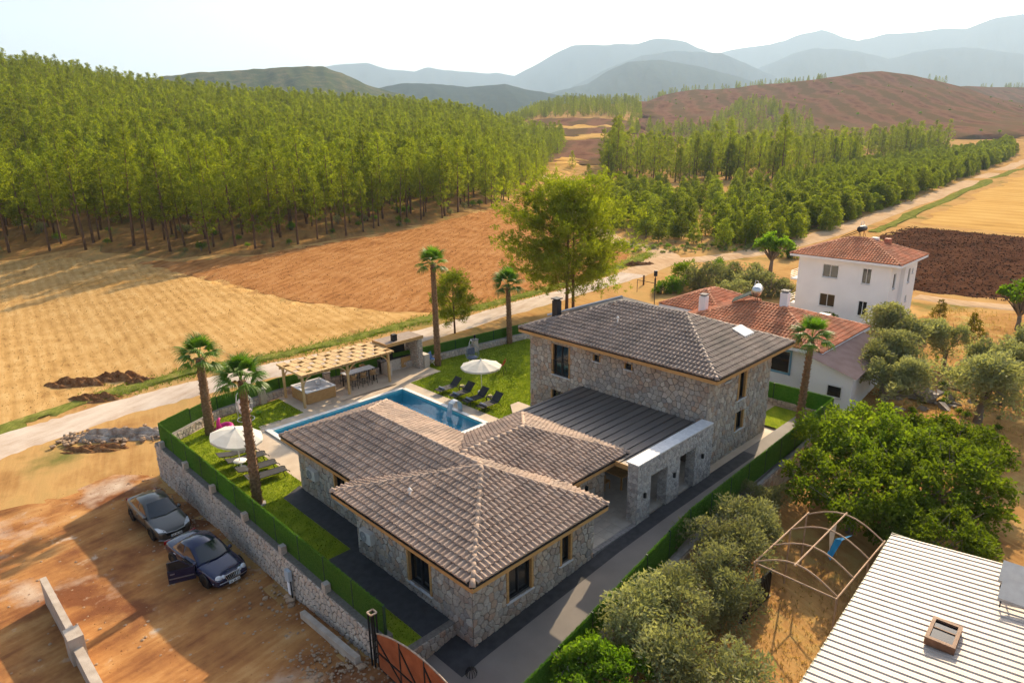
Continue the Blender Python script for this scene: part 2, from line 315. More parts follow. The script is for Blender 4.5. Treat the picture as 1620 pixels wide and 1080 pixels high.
sheet('hill_soil', [polar(1010,640)]+[polar(x,d) for x,d in ((1060,560),(1200,540),(1400,560),(1620,600),(1800,640),(1800,1900),(1480,1900),(1300,1300),(1120,1250),(1000,1100))], m_hillsoil, 2.6, 30, 4, 15)
sheet('valley_field', H([(835,262),(880,258),(960,262),(1010,250),(1035,222),(1000,192),(920,188),(835,192)]), m_hillsoil, .9, 20, 2, 8)
for nm, L in (('pale_plot', [(880,220),(960,213),(1000,214),(985,222),(900,228)]), ('pale_plot', [(845,203),(920,200),(990,204),(900,207)]), ('pale_plot', [(850,262),(900,248),(930,256),(905,275),(862,282)])):
    sheet(nm, H(L), m_gold, 1.5, 15, 1.5, 6)
sheet('ploughed_field', H([(1386,374),(1440,358),(1620,376),(1760,388),(1760,500),(1620,476),(1520,470),(1440,462),(1400,430)]), m_brownfield, .05, 4)
sheet('golden_field', H([(1445,354),(1520,318),(1620,276),(1760,232),(1760,382),(1620,372)]), m_gold, .06, 8, .5, 5)
main_road = [(-260,840),(-120,760),(0,708),(100,676),(200,645),(300,618),(420,590),(560,560),(700,522),(830,483),(930,455),(1000,434),(1045,414),(1050,403),(1020,392),(975,380),(930,350),(890,312),(868,288),(850,268)]
ribbon('road', H(main_road[:13]), [5.5,5,4.6,4.2,4,4,4,3.8,3.8,3.8,3.8,4.2,5], m_road, .09)
ribbon('road', H(main_road[11:]), [4.4,5.2,4.6,4,4,4,4,3.5,3.2], m_road2, .10)
ribbon('road', H([(1020,424),(1070,414),(1130,409),(1200,398),(1290,376),(1380,346),(1500,301),(1620,257),(1700,232)]), [4,4.5,4.6,4.8,5,5,5.5,6,6], m_road2, .115)
ribbon('track', H([(1450,470),(1520,480),(1620,490),(1760,505)]), 3, m_road2, .09)
ribbon('verge', H([(160,628),(300,590),(420,568),(560,536),(660,510),(760,487),(850,462),(940,437),(1000,414),(1030,402)]), [1.6,1.8,1.4,1.6,1.8,1.6,1.5,1.6,2,1.2], m_verge, .13, jit=.35)
ribbon('verge', H([(-200,772),(0,682),(90,652),(200,614)]), 1.6, m_verge, .13, jit=.35)
ribbon('verge', H([(1380,368),(1420,352),(1500,316),(1620,268),(1760,222)]), [2,2.6,3,3.5,4], m_verge, .14, jit=.4)
sheet('dirt_lot', [(-2.4,26.5),(-2.4,1.5),(-2.4,-12),(-16,-12),(-34,0),(-30,20),(-14.5,28.2),(-8,27.2),(-4,27.6)], m_lot, .09, 3)
sheet('garden', [(-2.2,-3.7),(28.5,-1.6),(29.5,3),(33,3),(46,6),(66,3),(72,-4),(60,-20),(20,-26),(-2.2,-20)], m_garden, .09, 4)
# ------------------------------------------------------------------ far mountains, each ridge a body of its own
m_mtn = [bands_mat('mountain_scrub_haze_%d' % i, c, .004, .4, .1, nscale=(.03,.02,.006)[i], fine=(.3,.15,.03)[i], bump=.4) for i, c in enumerate(([(.025,.04,.015),(.05,.065,.025),(.12,.105,.055)], [(.010,.022,.018),(.016,.03,.024),(.028,.042,.03)], [(.008,.016,.022),(.012,.022,.03),(.018,.028,.034)]))]  # farther tones carry some haze blue in their base colour
def mountain(name, sil, D, depth, mi, rough=1.0):
    xs_ = np.linspace(sil[0][0], sil[-1][0], 150); yt = np.interp(xs_, [s[0] for s in sil], [s[1] for s in sil])
    yt = yt + rough*(np.interp(xs_, np.linspace(xs_[0],xs_[-1],60), rng.normal(0,.8,60)))
    R = np.concatenate([np.linspace(-1,0,16), np.linspace(.08,1,8)]); V = []; n = len(R)
    ph = rng.uniform(0,6,8)
    for i, x in enumerate(xs_):
        base = 0.; zt = zr(x, yt[i], D); d = ray(x,205); d = d/math.hypot(d[0],d[1])
        for r in R:
            dist = D+r*depth; prof = (1-abs(r))**(.75 if r < 0 else .8)
            spur = 1+(.16*(1-2*abs(math.sin(x*.028+ph[0]+r*2.5)))+.09*(1-2*abs(math.sin(x*.07+ph[1]-r*4)))+.05*(1-2*abs(math.sin(x*.16+ph[2]+r*6))))*abs(r)*(1-abs(r))*(1.5 if D > 4000 else .9)
            V.append((CAMP[0]+d[0]*dist, CAMP[1]+d[1]*dist, base-20+(zt+20)*prof*spur))
    F = [(i*n+j, i*n+j+1, (i+1)*n+j+1, (i+1)*n+j) for i in range(149) for j in range(n-1)]
    return struct(mesh_obj(name, V, F, m_mtn[mi], smooth=True))
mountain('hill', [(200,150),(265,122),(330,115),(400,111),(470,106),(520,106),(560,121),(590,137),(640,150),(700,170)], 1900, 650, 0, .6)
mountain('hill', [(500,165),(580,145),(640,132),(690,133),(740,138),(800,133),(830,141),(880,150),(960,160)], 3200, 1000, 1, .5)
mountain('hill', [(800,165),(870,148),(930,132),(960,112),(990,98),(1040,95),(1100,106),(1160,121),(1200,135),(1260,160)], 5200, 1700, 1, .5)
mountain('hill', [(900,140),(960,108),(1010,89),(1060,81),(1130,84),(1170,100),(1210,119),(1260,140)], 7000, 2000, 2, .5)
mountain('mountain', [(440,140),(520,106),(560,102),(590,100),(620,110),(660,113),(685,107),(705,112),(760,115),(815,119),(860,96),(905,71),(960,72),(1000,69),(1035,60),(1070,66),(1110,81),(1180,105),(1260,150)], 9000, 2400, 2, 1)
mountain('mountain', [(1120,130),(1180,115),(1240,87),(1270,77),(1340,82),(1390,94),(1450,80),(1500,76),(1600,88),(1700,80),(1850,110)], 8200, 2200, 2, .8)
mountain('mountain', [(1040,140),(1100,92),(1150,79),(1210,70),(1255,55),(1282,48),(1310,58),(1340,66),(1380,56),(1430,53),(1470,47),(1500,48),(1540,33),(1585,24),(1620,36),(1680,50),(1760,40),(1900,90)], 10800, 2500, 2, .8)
# ================================================================== STONE, TILE AND WINDOW BUILDERS
def clip(poly, nx_, ny_, c):
    out = []; n = len(poly)
    for i in range(n):
        a, b = poly[i], poly[(i+1) % n]; da = a[0]*nx_+a[1]*ny_-c; db = b[0]*nx_+b[1]*ny_-c
        if da <= 0: out.append(a)
        if (da < 0) != (db < 0) and da != db:
            t = da/(da-db); out.append((a[0]+(b[0]-a[0])*t, a[1]+(b[1]-a[1])*t))
    return out
def cells(wd, ht, cell, holes=(), base=None, top=None, asp=1.0):
    """irregular stone outlines (jittered Voronoi) on a wall wd x ht"""
    nu, nv = max(1, round(wd/(cell*asp))), max(1, round(ht/cell)); su, sv_ = wd/nu, ht/nv; P = {}
    for i in range(-2, nu+3):
        for j in range(-2, nv+3): P[i,j] = ((i+.5+.5*(j % 2)-.25+random.uniform(-.36,.36))*su, (j+.5+random.uniform(-.36,.36))*sv_)
    out = []
    for i in range(-1, nu+1):
        for j in range(-1, nv+1):
            c = P[i,j]; poly = [(c[0]-2*su,c[1]-2*sv_),(c[0]+2*su,c[1]-2*sv_),(c[0]+2*su,c[1]+2*sv_),(c[0]-2*su,c[1]+2*sv_)]
            for di in (-2,-1,0,1,2):
                for dj in (-2,-1,0,1,2):
                    if (di or dj) and (i+di,j+dj) in P:
                        q = P[i+di,j+dj]; a, b = q[0]-c[0], q[1]-c[1]; poly = clip(poly, a, b, (q[0]**2+q[1]**2-c[0]**2-c[1]**2)/2)
                        if len(poly) < 3: break
                if len(poly) < 3: break
            if len(poly) < 3: continue
            poly = clip(poly,1,0,wd); poly = clip(poly,-1,0,0); poly = clip(poly,0,1,ht); poly = clip(poly,0,-1,0)
            if base is not None and len(poly) > 2:
                u = sum(p[0] for p in poly)/len(poly); poly = clip(poly, 0, -1, -base(u))
            if top is not None and len(poly) > 2:
                u = sum(p[0] for p in poly)/len(poly); poly = clip(poly, 0, 1, top(u))
            for (h0,h1,k0,k1) in holes:
                if len(poly) < 3: break
                us = [p[0] for p in poly]; vs_ = [p[1] for p in poly]
                if max(us) > h0 and min(us) < h1 and max(vs_) > k0 and min(vs_) < k1:
                    best = []; ba = 0
                    for cc in ((1,0,h0),(-1,0,-h1),(0,1,k0),(0,-1,-k1)):
                        q = clip(poly, *cc)
                        if len(q) > 2:
                            ar = abs(sum(q[k][0]*q[(k+1)%len(q)][1]-q[(k+1)%len(q)][0]*q[k][1] for k in range(len(q))))
                            if ar > ba: ba, best = ar, q
                    poly = best
            if len(poly) > 2:
                ar = .5*abs(sum(poly[k][0]*poly[(k+1)%len(poly)][1]-poly[(k+1)%len(poly)][0]*poly[k][1] for k in range(len(poly))))
                if ar > .004*cell/.3: out.append((poly, ar))
    return out
def stone_geo(poly, O, U, N, joint=.019, proud=.045):
    cx = sum(p[0] for p in poly)/len(poly); cv = sum(p[1] for p in poly)/len(poly)
    pr = proud*random.uniform(.6,1.3); V = []; n = len(poly)
    r = max(.05, sum(math.hypot(p[0]-cx,p[1]-cv) for p in poly)/n); k1 = max(.3, 1-joint*random.uniform(.7,1.4)/r); k2 = max(.2, k1-.03/r)
    for k, d in ((k1,0.),(k1,pr*.7),(k2,pr)):
        for p in poly:
            u = cx+(p[0]-cx)*k; v = cv+(p[1]-cv)*k; dd = d+(random.uniform(-.006,.006) if d else 0)
            V.append((O[0]+U[0]*u+N[0]*dd, O[1]+U[1]*u+N[1]*dd, O[2]+v+N[2]*dd))
    F = []
    flip = (U[0]*0-U[1]*0, ) and (np.cross(U,(0,0,1)) @ np.array(N)) < 0
    for r_ in (0,1):
        for i in range(n): F.append((r_*n+i, r_*n+(i+1)%n, (r_+1)*n+(i+1)%n, (r_+1)*n+i))
    F.append(tuple(range(2*n,3*n)))
    area = sum(poly[k][0]*poly[(k+1)%n][1]-poly[(k+1)%n][0]*poly[k][1] for k in range(n))
    if (area < 0) != bool(flip): F = [f[::-1] for f in F]
    return V, F
class StoneSet:
    """collects the stones of one thing; the nearest become parts of their own, the rest one part"""
    def __init__(s, mat_): s.L = []; s.m = mat_
    def wall(s, parent, O, U, N, wd, ht, cell, holes=(), base=None, top=None, skip=None, asp=1.0, joint=.019, proud=.045, hide=0):
        for poly, ar in cells(wd, ht, cell, holes, base, top, asp):
            if skip:
                cx = sum(p[0] for p in poly)/len(poly); cv = sum(p[1] for p in poly)/len(poly)
                if skip(cx, cv): continue
            V, F = stone_geo(poly, O, U, N, joint, proud); c = V[-1]; d2 = (c[0]-CAMP[0])**2+(c[1]-CAMP[1])**2+(c[2]-CAMP[2])**2
            s.L.append((0 if hide else ar/d2, V, F, parent))
    def emit(s, nmax=300, name='stone', rest='stone_facing'):
        s.L.sort(key=lambda t: -t[0]); left = {}
        for k, (q, V, F, par) in enumerate(s.L):
            if k < nmax and q > 0: mesh_obj(name, V, F, s.m, par)
            else: left.setdefault(par, MB()).add(V, F)
        for par, mb in left.items(): tag(mb.build(rest, s.m, par), kind='stuff')
def panel(name, O, U, N, wd, ht, holes, m, parent, depth=.16, base=0):
    """wall face with real openings and reveals"""
    mb = MB(); us = sorted({0, wd, *[h[0] for h in holes], *[h[1] for h in holes]}); vs_ = sorted({0, ht, *[h[2] for h in holes], *[h[3] for h in holes]})
    P = lambda u, v, d: (O[0]+U[0]*u+N[0]*d, O[1]+U[1]*u+N[1]*d, O[2]+v)
    for a, b in zip(us, us[1:]):
        for c, d in zip(vs_, vs_[1:]):
            if any(h[0]-1e-6 <= a and b <= h[1]+1e-6 and h[2]-1e-6 <= c and d <= h[3]+1e-6 for h in holes): continue
            mb.add([P(a,c,0),P(b,c,0),P(b,d,0),P(a,d,0)], [(0,1,2,3)])
    for h0,h1,k0,k1 in holes:
        mb.add([P(h0,k0,0),P(h1,k0,0),P(h1,k1,0),P(h0,k1,0),P(h0,k0,-depth),P(h1,k0,-depth),P(h1,k1,-depth),P(h0,k1,-depth)], [(0,1,5,4),(1,2,6,5),(2,3,7,6),(3,0,4,7)])
    return mb.build(name, m, parent)
def window(parent, O, U, N, h, m_jamb=None, mull=1, jw=.11, depth=.14, sill=True, m_fr=None, m_gl=None, transom=0, lab=None):
    u0,u1,z0,z1 = h; P = lambda u, v, d: Vector((O[0]+U[0]*u+N[0]*d, O[1]+U[1]*u+N[1]*d, O[2]+v))
    g = MB(); g.add([P(u0,z0,-depth),P(u1,z0,-depth),P(u1,z1,-depth),P(u0,z1,-depth)], [(0,1,2,3)])
    wn = g.build('window', m_gl or m_glass, parent); nv = Vector(N)
    f = MB(); fw = .055; d = -depth+.03
    ja = jw if m_jamb else 0
    a, b = u0+ja+.01, u1-ja-.01
    for p, q in ((P(a,z0+.03,d),P(b,z0+.03,d)),(P(a,z1-.03,d),P(b,z1-.03,d))): f.beam(p, q, fw, fw)
    for k in range(mull+2):
        u = a+(b-a)*k/(mull+1); f.beam(P(u,z0+.06,d),P(u,z1-.06,d), fw, fw, up=N)
    for k in range(transom): f.beam(P(a,z0+(z1-z0)*(k+1)/(transom+1),d),P(b,z0+(z1-z0)*(k+1)/(transom+1),d), fw*.8, fw*.8)
    f.build('frame', m_fr or m_alu, wn)
    if m_jamb:
        for u in (u0+jw/2+.003, u1-jw/2-.003):
            MB().beam(P(u,z0+.002,-.03), P(u,z1-.003,-.03), .16, jw, up=U).build('jamb', m_jamb, wn)
    if sill:
        MB().beam(P(u0-.03,z0-.03,-.02), P(u1+.03,z0-.03,-.02), .22, .05).build('sill', m_sill, wn)
    return wn
# ------------------------------------------------------------------ roofs
TW, TE = .235, .335
_tp = [(0,.004),(.28,.0),(.40,.045),(.56,.075),(.72,.075),(.86,.045),(1.0,.006)]
def tile_geo(tw=TW, te=TE):
    V = []; F = []; n = len(_tp)
    for wv_, zz in ((-te*.56,.066),(te*.56,.004)):
        for a, z in _tp: V.append(((a-.5)*tw*1.02, wv_, z+zz))
    for a, z in _tp: V.append(((a-.5)*tw*1.02, -te*.56, z*.3-.01))
    for i in range(n-1): F.append((i,i+1,n+i+1,n+i)); F.append((2*n+i,2*n+i+1,i+1,i))
    return np.array(V), F
TGV, TGF = tile_geo()
class Roof:
    def __init__(s, x0,x1,y0,y1,ze, sl, nm=''):   # sl: slopes for -X,+X,-Y,+Y (None = not a side)
        s.r = (x0,x1,y0,y1); s.ze = ze; s.sl = sl
    def sides(s, x, y):
        x0,x1,y0,y1 = s.r; d = (x-x0, x1-x, y-y0, y1-y)
        return [s.ze+s.sl[k]*d[k] if s.sl[k] is not None else 1e9 for k in range(4)], min(d)
    def h(s, x, y):
        q, d = s.sides(x, y)
        if d < -1e-6: return -1e9
        return min(q)
def roof_tiles(roofs, m, out, tw=TW, te=TE):
    for ri, R in enumerate(roofs):
        x0,x1,y0,y1 = R.r
        for k in range(4):
            s = R.sl[k]
            if s is None: continue
            ct = 1/math.sqrt(1+s*s); up = [(1,0),(-1,0),(0,1),(0,-1)][k]; al = [(0,-1),(0,1),(1,0),(-1,0)][k]
            W = np.array([up[0]*ct, up[1]*ct, s*ct]); U = np.array([al[0],al[1],0.]); N = np.cross(U, W)
            wid = (y1-y0) if k < 2 else (x1-x0); run = (x1-x0) if k < 2 else (y1-y0)
            nc = int(run/(te*ct)); nw = int(round(wid/tw)); twk = wid/nw
            e0 = {0:(x0,y1),1:(x1,y0),2:(x0,y0),3:(x1,y1)}[k]
            for j in range(nc):
                for i in range(nw):
                    a = (i+.5)*twk; b = (j+.5)*te*ct; x = e0[0]+al[0]*a+up[0]*b; y = e0[1]+al[1]*a+up[1]*b
                    q, d = R.sides(x, y)
                    if q[k] > min(q)+.012: continue
                    zz = q[k]
                    if any(o.h(x,y) > zz+.02 for o in roofs if o is not R): continue
                    c = np.array([x,y,zz+.035+random.gauss(0,.006)]); out.append((np.linalg.norm(c-CAMP), c, U, W, N, k))
def emit_tiles(tl, m, parent, n_ind, name='tile', rest='roof_tiles'):
    tl.sort(key=lambda t: t[0]); me = mesh_data('tile', TGV, TGF, m); V = []; F = []; o = 0
    ind = 0
    for d, c, U, W, N, k in tl:
        if ind < n_ind and k in (0,2):
            ob = link(name, me, parent); M_ = Matrix.Identity(4)
            for i in range(3): M_[i][0],M_[i][1],M_[i][2],M_[i][3] = U[i],W[i],N[i],c[i]
            ob.matrix_local = M_; ind += 1
        else:
            V.append(c+TGV[:,:1]*U+TGV[:,1:2]*W+TGV[:,2:]*N); F += [tuple(i+o for i in f) for f in TGF]; o += len(TGV)
    if V: tag(mesh_obj(rest, np.concatenate(V), F, m, parent), kind='stuff')
def roof_body(R, m, parent, name='roof', th=.16):
    """solid hip body under the tiles"""
    x0,x1,y0,y1 = R.r; n = 24; xs_ = np.linspace(x0,x1,n); ys_ = np.linspace(y0,y1,n)
    # exact hip faces: sample ridge by corner solving
    V = []; F = []
    sl = [v if v is not None else 1e6 for v in R.sl]
    def corner(kx, ky):
        # 45-like hip from corner (kx: 0/1, ky: 2/3)
        pass
    zt = lambda x, y: R.h(x,y)
    # ridge end points
    ax, bx, ay, by = sl
    wx, wy = x1-x0, y1-y0
    hx = wx*ax*bx/(ax+bx) if R.sl[0] is not None and R.sl[1] is not None else 1e9
    hy = wy*ay*by/(ay+by) if R.sl[2] is not None and R.sl[3] is not None else 1e9
    h = min(hx, hy); top = R.ze+h
    if hx <= hy:
        xr = x0+h/ax; r0 = (xr, y0+(h/ay if R.sl[2] is not None else 0), top); r1 = (xr, y1-(h/by if R.sl[3] is not None else 0), top)
    else:
        yr = y0+h/ay; r0 = (x0+(h/ax if R.sl[0] is not None else 0), yr, top); r1 = (x1-(h/bx if R.sl[1] is not None else 0), yr, top)
    c = [(x0,y0,R.ze),(x1,y0,R.ze),(x1,y1,R.ze),(x0,y1,R.ze)]; b = [(p[0],p[1],R.ze-th) for p in c]
    V = c+b+[r0,r1]
    if hx <= hy: F = [(0,8,9,3)[::-1],(1,2,9,8),(0,1,8),(2,3,9)]
    else: F = [(0,1,9,8),(2,3,8,9),(3,0,8),(1,2,9)]
    F += [(4,7,6,5),(0,4,5,1),(1,5,6,2),(2,6,7,3),(3,7,4,0)]
    V = [(v[0],v[1],v[2]) for v in V]
    o = mesh_obj(name, V, F, m, parent); return o, r0, r1
_cap = None
def caps(p, q, roofs, m, parent, step=.36, r=.11, own=None):
    global _cap
    key = 'ridge_cap_'+m.name
    if key not in bpy.data.meshes:
        V = []; n = 7
        for yy, rr in ((-step*.56,r*1.08),(step*.56,r*.9)):
            for i in range(n): a = math.pi*i/(n-1); V.append((math.cos(a)*rr, yy, math.sin(a)*rr*.95))
        F = [(i,i+1,n+i+1,n+i)[::-1] for i in range(n-1)] + [tuple(range(n)), tuple(range(n,2*n))[::-1]]
        me = mesh_data(key, V, F, m, True); me.name = key
    me = bpy.data.meshes[key]; p, q = Vector(p), Vector(q); L = (q-p).length; k = max(1, int(L/step)); d = (q-p).normalized()
    X = d.cross(Vector((0,0,1))).normalized(); Z = X.cross(d)
    for i in range(k):
        c = p+(q-p)*(i+.5)/k
        if any(o.h(c.x,c.y) > c.z+.05 for o in roofs if o is not own): continue
        ob = link('ridge_cap', me, parent); M_ = Matrix.Identity(4); c = c+Z*.03
        for j in range(3): M_[j][0],M_[j][1],M_[j][2],M_[j][3] = X[j],d[j],Z[j],c[j]
        ob.matrix_local = M_
def eave_board(p, q, parent, m, n, h=.2, th=.05, name='fascia'):
    mb = MB(); p, q = Vector(p), Vector(q); nn = Vector(n)
    return mb.beam(p+nn*th/2, q+nn*th/2, th, h).build(name, m, parent)
# ================================================================== VILLA
villa = thing('stone_villa', 'rubble stone villa with brown tiled hip roofs and timber eaves beside the pool', 'house')
VS = StoneSet(m_stone)
NX, NY = (-1,0,0), (0,-1,0); UL, UR = (0,-1,0), (1,0,0)
def vwall(O, U, N, wd, ht, cell, holes, win, skip=None, base=None):
    wl = panel('wall', O, U, N, wd, ht, [h for h,_ in win] if win else [], m_mortar, villa)
    VS.wall(wl, O, U, N, wd, ht, cell, [h for h,_ in win], skip=skip, base=base)
    for h, kw in win: window(villa, O, U, N, h, **kw)
    return wl
W = dict(m_jamb=m_wood)
vwall((.2,7.7,-.75), UL, NX, 7.45, 3.15, .28, None, [((3.6,5.15,1.18,3.15), W)])
vwall((.2,.25,-.75), UR, NY, 6.8, 3.15, .28, None, [((1.66,3.1,1.2,3.15), W), ((4.65,5.4,1.3,3.15), dict(W, mull=0))])
vwall((1.2,14.6,-.2), UL, NX, 6.9, 2.6, .32, None, [((3.4,4.55,.9,2.6), W)])
vwall((7.0,2.35,-.2), UR, NY, 3.4, 2.6, .32, None, [((.6,1.6,1.1,2.6), dict(W, mull=0))])
vwall((17.0,13.5,-.2), UL, NX, 12.6, 5.45, .31, None, [((1.85,3.35,3.0,4.97), dict(W, transom=0)), ((5.1,5.65,4.6,5.0), dict(W, mull=0, jw=.05)), ((7.35,7.9,4.65,5.0), dict(W, mull=0, jw=.05)), ((1.8,2.9,.4,1.95), W)], skip=lambda u, v: u > 4.2 and v < 2.4)
vwall((17.0,.9,-.2), UR, NY, 7.1, 5.45, .31, None, [((3.2,4.2,3.2,5.3), dict(W, mull=0, jw=.16)), ((3.2,4.2,1.35,2.45), dict(W, mull=0)), ((1.65,2.3,4.7,5.1), dict(W, mull=0, jw=.05))])
# balcony rail of the upper French window
rl = MB(); 
for zz in (3.05,3.75): rl.beam((16.9,10.2,zz),(16.9,11.6,zz),.03,.03)
for k in range(13): rl.beam((16.9,10.2+k*1.4/12,3.05),(16.9,10.2+k*1.4/12,3.75),.015,.015)
rl.build('balcony_rail', m_black, villa)
# closing bodies behind the seen walls (backs, ends)
MB().box(.36,6.98,.42,7.68,-.75,2.4).build('wall', m_mortar, villa)
MB().box(1.36,7.0,7.7,14.58,-.2,2.4).build('wall', m_mortar, villa)
MB().box(7.0,10.38,2.52,8.6,-.2,2.4).build('wall', m_mortar, villa)
MB().box(17.17,24.08,1.07,13.48,-.2,5.25).build('wall', m_mortar, villa)
ZE = 2.6
RA = Roof(-.27,7.2,-.33,8.85,ZE,(.335,.447,.342,.286)); R2 = Roof(.9,7.4,4.2,15.8,ZE,(.444,.418,None,.41)); R3 = Roof(4.2,11.6,1.85,8.95,ZE,(None,.40,.394,.394))
RU = Roof(16.2,24.85,0.0,13.75,5.5,(.395,.395,.375,.36)); low = [RA,R2,R3]
tl = []; roof_tiles(low, m_tile, tl); rb = None
for R in low:
    o, r0, r1 = roof_body(R, m_under, villa); rb = rb or o
emit_tiles(tl, m_tile, rb, 300)
apexA = (4.0,3.85,4.03)
for c in ((-.27,-.33),(7.2,-.33),(-.27,8.85),(7.2,8.85)): caps((*c,ZE), apexA, low, m_tile, rb, own=RA)
_, a2, b2 = (None,)+tuple([(4.055,4.2,4.0),(4.055,12.4,4.0)]); caps(a2, b2, low, m_tile, rb, own=R2)
for c in ((.9,15.8),(7.4,15.8)): caps((*c,ZE), b2, low, m_tile, rb, own=R2)
caps((4.2,5.4,4.0),(8.1,5.4,4.0), low, m_tile, rb, own=R3)
for c in ((11.6,1.85),(11.6,8.95)): caps((*c,ZE), (8.1,5.4,4.0), low, m_tile, rb, own=R3)
uo, u0_, u1_ = roof_body(RU, m_under, villa); tl = []; roof_tiles([RU], m_tile_dark, tl); emit_tiles(tl, m_tile_dark, uo, 0)
caps(u0_, u1_, [RU], m_tile_dark, uo, own=RU)
for c, e in (((16.2,0),u0_),((24.85,0),u0_),((16.2,13.75),u1_),((24.85,13.75),u1_)): caps((*c,5.5), e, [RU], m_tile_dark, uo, own=RU)
for R in low+[RU]:
    x0,x1,y0,y1 = R.r; z = R.ze-.14
    if R.sl[0] is not None: eave_board((x0+.03,y0+.03 if R.sl[2] else 8.9,z),(x0+.03,y1-.03,z), villa, m_wood, (-1,0,0))
    if R.sl[2] is not None: eave_board((x0-.01 if R.sl[0] else 7.3,y0+.03,z),(x1,y0+.03,z), villa, m_wood, (0,-1,0))
    if R.sl[1] is not None: eave_board((x1-.03,y0+.03 if R.sl[2] else 12,z),(x1-.03,y1-.03,z), villa, m_wood, (1,0,0))
    if R.sl[3] is not None: eave_board((x0 if R.sl[0] else 7.3,y1-.03,z),(x1,y1-.03,z), villa, m_wood, (0,1,0))
    # soffit boards
    MB().box(x0+.06,x1-.06,y0+.06,y1-.06,R.ze-.235,R.ze-.195).build('soffit', m_wood, villa)
    g_ = MB()   # thin dark gutter line under the tile edge
    if R.sl[0] is not None: g_.beam((x0-.04,y0 if R.sl[2] else 8.9,R.ze-.012),(x0-.04,y1,R.ze-.012),.05,.045)
    if R.sl[2] is not None: g_.beam((x0 if R.sl[0] else 7.3,y0-.04,R.ze-.012),(x1,y0-.04,R.ze-.012),.05,.045)
    g_.build('gutter', m_black, villa)
# portico: thin ledge-stone wall with two openings, marble coping
PO = (10.1,.25,-.15); ph = [(1.05,2.4,.0,2.32),(3.5,4.9,.0,2.40)]
pw = panel('portico_wall', PO, UR, NY, 6.5, 3.2, ph, m_mortar, villa, depth=.5)
LS = StoneSet(m_ledge); LS.wall(pw, PO, UR, NY, 6.5, 3.2, .115, ph, asp=2.0, joint=.008, proud=.03)
MB().add([(10.1,.25,-.15),(10.1,.78,-.15),(10.1,.78,3.05),(10.1,.25,3.05)], [(0,3,2,1)]).build('portico_wall', m_mortar, villa)
LS.wall(pw, (10.1,.78,-.15), UL, NX, .53, 3.2, .115, (), asp=2.0, joint=.008, proud=.03)
for xx, zz in ((12.5,2.17),(15.0,2.25)): LS.wall(pw, (xx,.75,-.15), UL, NX, .5, zz+.15, .115, (), asp=2.0, joint=.008, proud=.02)
LS.emit(0, rest='ledge_stone_facing')
MB().box(10.15,16.55,.75,.80,2.2,3.05).build('portico_wall', m_mortar, villa)
for k in range(9):
    x0 = 10.04+k*.722; MB().box(x0,x0+.715,.19,.86,3.05,3.11).build('coping_slab', m_sill, villa)
for x, z in ((10.62,1.42),(13.05,1.5),(15.62,1.58)):
    MB().box(x-.05,x+.05,.11,.215,z-.12,z+.12).build('wall_lamp', m_black, villa)
MB().box(8.95,9.05,2.2,2.315,1.5,1.72).build('wall_lamp', m_black, villa)
# standing-seam roof over the terrace
zs = MB(); zs.box(10.55,16.97,.86,9.25,2.5,2.6); zr_ = zs.build('metal_roof', m_zinc, villa)
for k in range(16):
    y = 1.05+k*.53; MB().box(10.56,16.96,y-.018,y+.018,2.602,2.655).build('standing_seam', m_zinc, zr_)
MB().box(10.5,10.56,.9,9.2,2.38,2.62).build('fascia', m_wood, villa)
# upper roof furniture
def chimney(x, y, z0, z1, w_, m, par, name='chimney', cap=True):
    mb = MB(); mb.box(x-w_/2,x+w_/2,y-w_/2,y+w_/2,z0,z1); c = mb.build(name, m, par)
    if cap: MB().box(x-w_/2-.06,x+w_/2+.06,y-w_/2-.06,y+w_/2+.06,z1+.10,z1+.16).build('cap', m, c); MB().box(x-w_/2+.05,x+w_/2-.05,y-w_/2+.05,y+w_/2-.05,z1-.002,z1+.10).build('flue', m_black, c)
    return c
chimney(18.2,12.35,5.8,7.15,.42,m_alu,villa)
def vent(x, y, z, par):
    mb = MB(); mb.tube([(x,y,z-.1),(x,y,z+.28)],.05,8); mb.tube([(x,y,z+.28),(x,y,z+.42)],[.12,.02],10); mb.build('roof_vent', m_white, par, True)
vent(1.35,5.3,RA.h(1.35,5.3),villa); vent(18.6,7.9,RU.h(18.6,7.9),villa)
sk = MB(); zc = RU.h(22.3,1.9)
for (a,b,c_,d,e0,e1,m_) in ((21.75,22.85,1.5,2.3,.06,.20,0),(21.6,23.0,1.3,2.45,.055,.075,0)):
    s_ = .375; V = [(a,c_),(b,c_),(b,d),(a,d)]; sk.add([(x,y,RU.ze+s_*(y-0)+e0) for x,y in V]+[(x,y,RU.ze+s_*(y-0)+e1) for x,y in V], [(3,2,1,0),(4,5,6,7),(0,1,5,4),(1,2,6,5),(2,3,7,6),(3,0,4,7)], m_)
sk.build('roof_hatch', m_white, villa)
tq = [at(866,498,6.2), at(985,468.5,7.4), at(1132,511,6.35)]; rR0, rR1 = (20.5,4.7,7.3), (20.5,8.9,7.3)
MB().add([tq[0], tq[1], rR1, rR0, tq[2]], [(0,2,1),(1,2,3,4)]).add([tq[0], tq[1], (24,12.8,5.85), tq[2], (24.6,2,5.7)], [(0,1,2),(1,3,4,2)]).build('roof_tarpaulin', mat('dark_tarpaulin',(.03,.03,.032),(.09,.085,.08),scale=1.5,rough=.6), villa)
tb = MB(); tb.tube(tq[:2],.07,6); tb.build('roof_flashing', m_sill, villa)
ant = MB(); ant.tube([(24.3,9.2,6.2),(24.3,9.2,8.2)],.025,6); ant.tube([(24.3,9.2,8.2),(24.3,9.2,8.55)],.12,8); ant.tube([(24.3,9.2,7.7),(24.3,10.6,7.75)],.02,6); ant.tube([(24.3,10.6,7.75),(24.3,10.6,6.9)],.02,6)
ant.build('antenna', m_alu, villa)
VS.emit(300)
